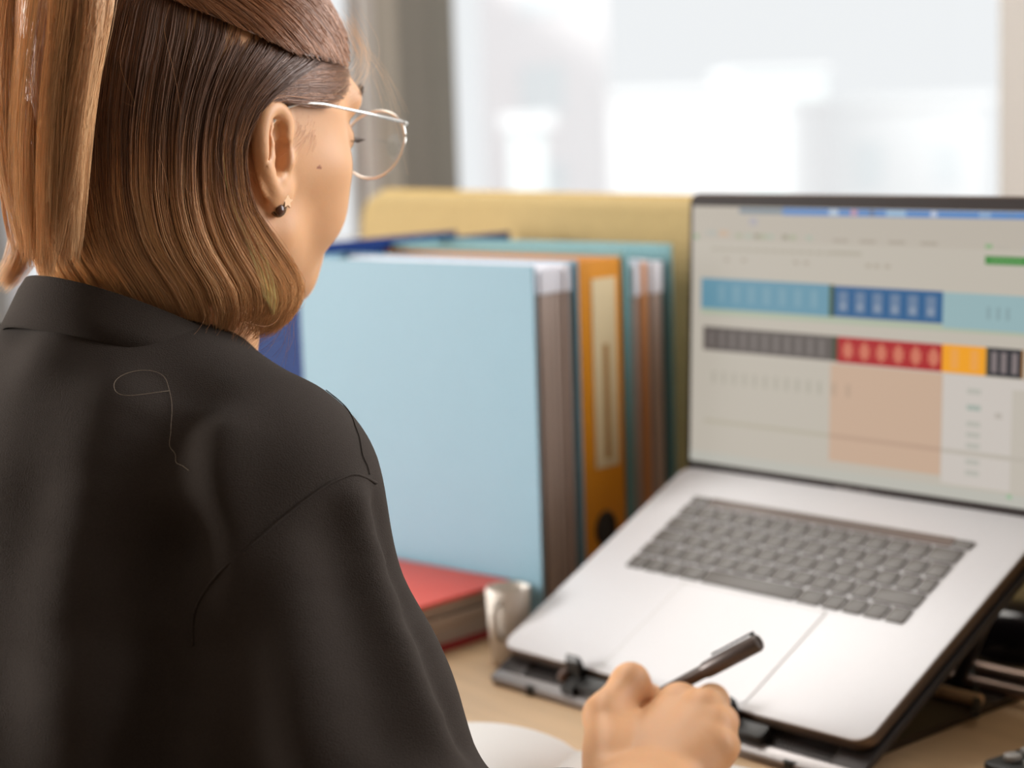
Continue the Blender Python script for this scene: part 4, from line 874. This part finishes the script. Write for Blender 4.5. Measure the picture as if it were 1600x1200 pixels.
# ------------------------------------------------------------------ eyeglasses (head axes)
gl = empty('eyeglasses', tuple(H((0, .098, .0))), 'thin silver wire eyeglasses worn by the person', 'eyeglasses', mtx=mtx(H((0, 0, 0)), hr, hf, hu))
def rim(s_, n=40):
    out = []
    for k in range(n):
        a = 2*math.pi*k/n; x = .0265*math.cos(a); z = .0225*math.sin(a)*(1.0 if math.sin(a) < 0 else .82)+(.002 if math.sin(a) > 0 else .002*1); z += .0022*math.cos(a)
        X_ = s_*(.0365+x); out.append((X_, .1075-.023*max(0, abs(X_)-.02), .015+z))
    return out
for s_ in (-1, 1):
    r_ = rim(s_); MB().tube(r_+[r_[0]], .00085, 8).build('rim', M['gold'], gl, 180)
    c_ = np.mean(np.array(r_), 0); mb = MB(); mb.v = [tuple(c_+np.array([0, .0012, 0]))]+[tuple(p) for p in r_]; mb.f = [(0, 1+k, 1+(k+1) % len(r_)) for k in range(len(r_))]; mb.m = [0]*len(mb.f)
    ln_ = mb.build('lens', M['lens'], gl, 180)
    hg = np.array([s_*.0665, .1035, .0270]); MB().tube([r_[3] if s_ > 0 else r_[3], hg, hg+[s_*.003, -.006, .0005]], .0013, 8).build('hinge', M['gold'], gl, 60)
    MB().tube([hg+[s_*.003, -.006, .0005], (s_*.0765, .060, .0290), (s_*.0785, .022, .0310), (s_*.0765, .006, .0305), (s_*.0725, -.006, .0255), (s_*.071, -.016, .010)], [.0009, .0009, .0009, .0010, .0012, .0014], 8).build('temple_arm', M['gold'], gl, 180)
    MB().ell((s_*.0125, .101, .010), (.0016, .0035, .0055), 12, 8).build('nose_pad', M['nosepad'], gl, 180)
    MB().tube([(s_*.0115, .1065, .016), (s_*.0115, .1005, .015), (s_*.0125, .101, .011)], .0005, 6).build('pad_arm', M['gold'], gl, 60)
MB().tube([(-.0125, .1075, .022), (-.005, .1130, .0255), (.005, .1130, .0255), (.0125, .1075, .022)], .0009, 8).build('bridge', M['gold'], gl, 180)

# earring on the right lobe
eo = (EAR(7, -27, 1.0)); er = empty('earring', tuple(H(eo)), 'small bronze star earring on the ear lobe', 'earring', mtx=mtx(H(eo), hr, hf, hu))
MB().tube([(.0005+.0012*math.cos(t), .005*math.cos(t)*.8, -.003+.0052*math.sin(t)) for t in np.linspace(0, 2*math.pi, 25)], .0011, 8).build('hoop', M['brass'], er, 180)
stp = [(math.cos(math.pi*k/5+math.pi/2)*(.0042 if k % 2 == 0 else .0021), math.sin(math.pi*k/5+math.pi/2)*(.0042 if k % 2 == 0 else .0021)) for k in range(10)]
MB().rings([[(.0030, .0035+x, .000+z) for x, z in stp], [(.0046, .0035+x, .000+z) for x, z in stp]]).build('star', M['brass'], er); MB().ell((.0032, -.001, -.005), (.0022, .0030, .0034), 10, 8).build('stone', M['stone'], er, 180)

# ------------------------------------------------------------------ pen held by the hand
ptop = unY(1186, 1003, 1.185); ptip = unY(912, 1149, 1.250); pz = (ptop-ptip)/np.linalg.norm(ptop-ptip); PLN = .142; ptip = ptop-pz*PLN
pxv = np.cross(EZ, pz); pxv /= np.linalg.norm(pxv); pyv = np.cross(pz, pxv)
pn = empty('pen', tuple(ptip), 'dark grey capped pen held in the writing hand', 'pen', mtx=mtx(ptip, pxv, pyv, pz))
MB().lathe([(.0004, 0), (.0010, .004), (.0030, .012), (.0042, .020), (.0045, .10), (.0045, .104)], 20).build('barrel', M['pen'], pn, 40)
MB().lathe([(.0047, .096), (.0056, .099), (.0058, .112), (.0058, .1405), (.0050, .142), (.0030, .1421), (.0028, .1412)], 24).build('cap', M['pen'], pn, 40)
MB().box(-.0013, .0013, .0066, .0078, .108, .1415).box(-.0013, .0013, .005, .0078, .1395, .1415).build('clip', M['penclip'], pn)
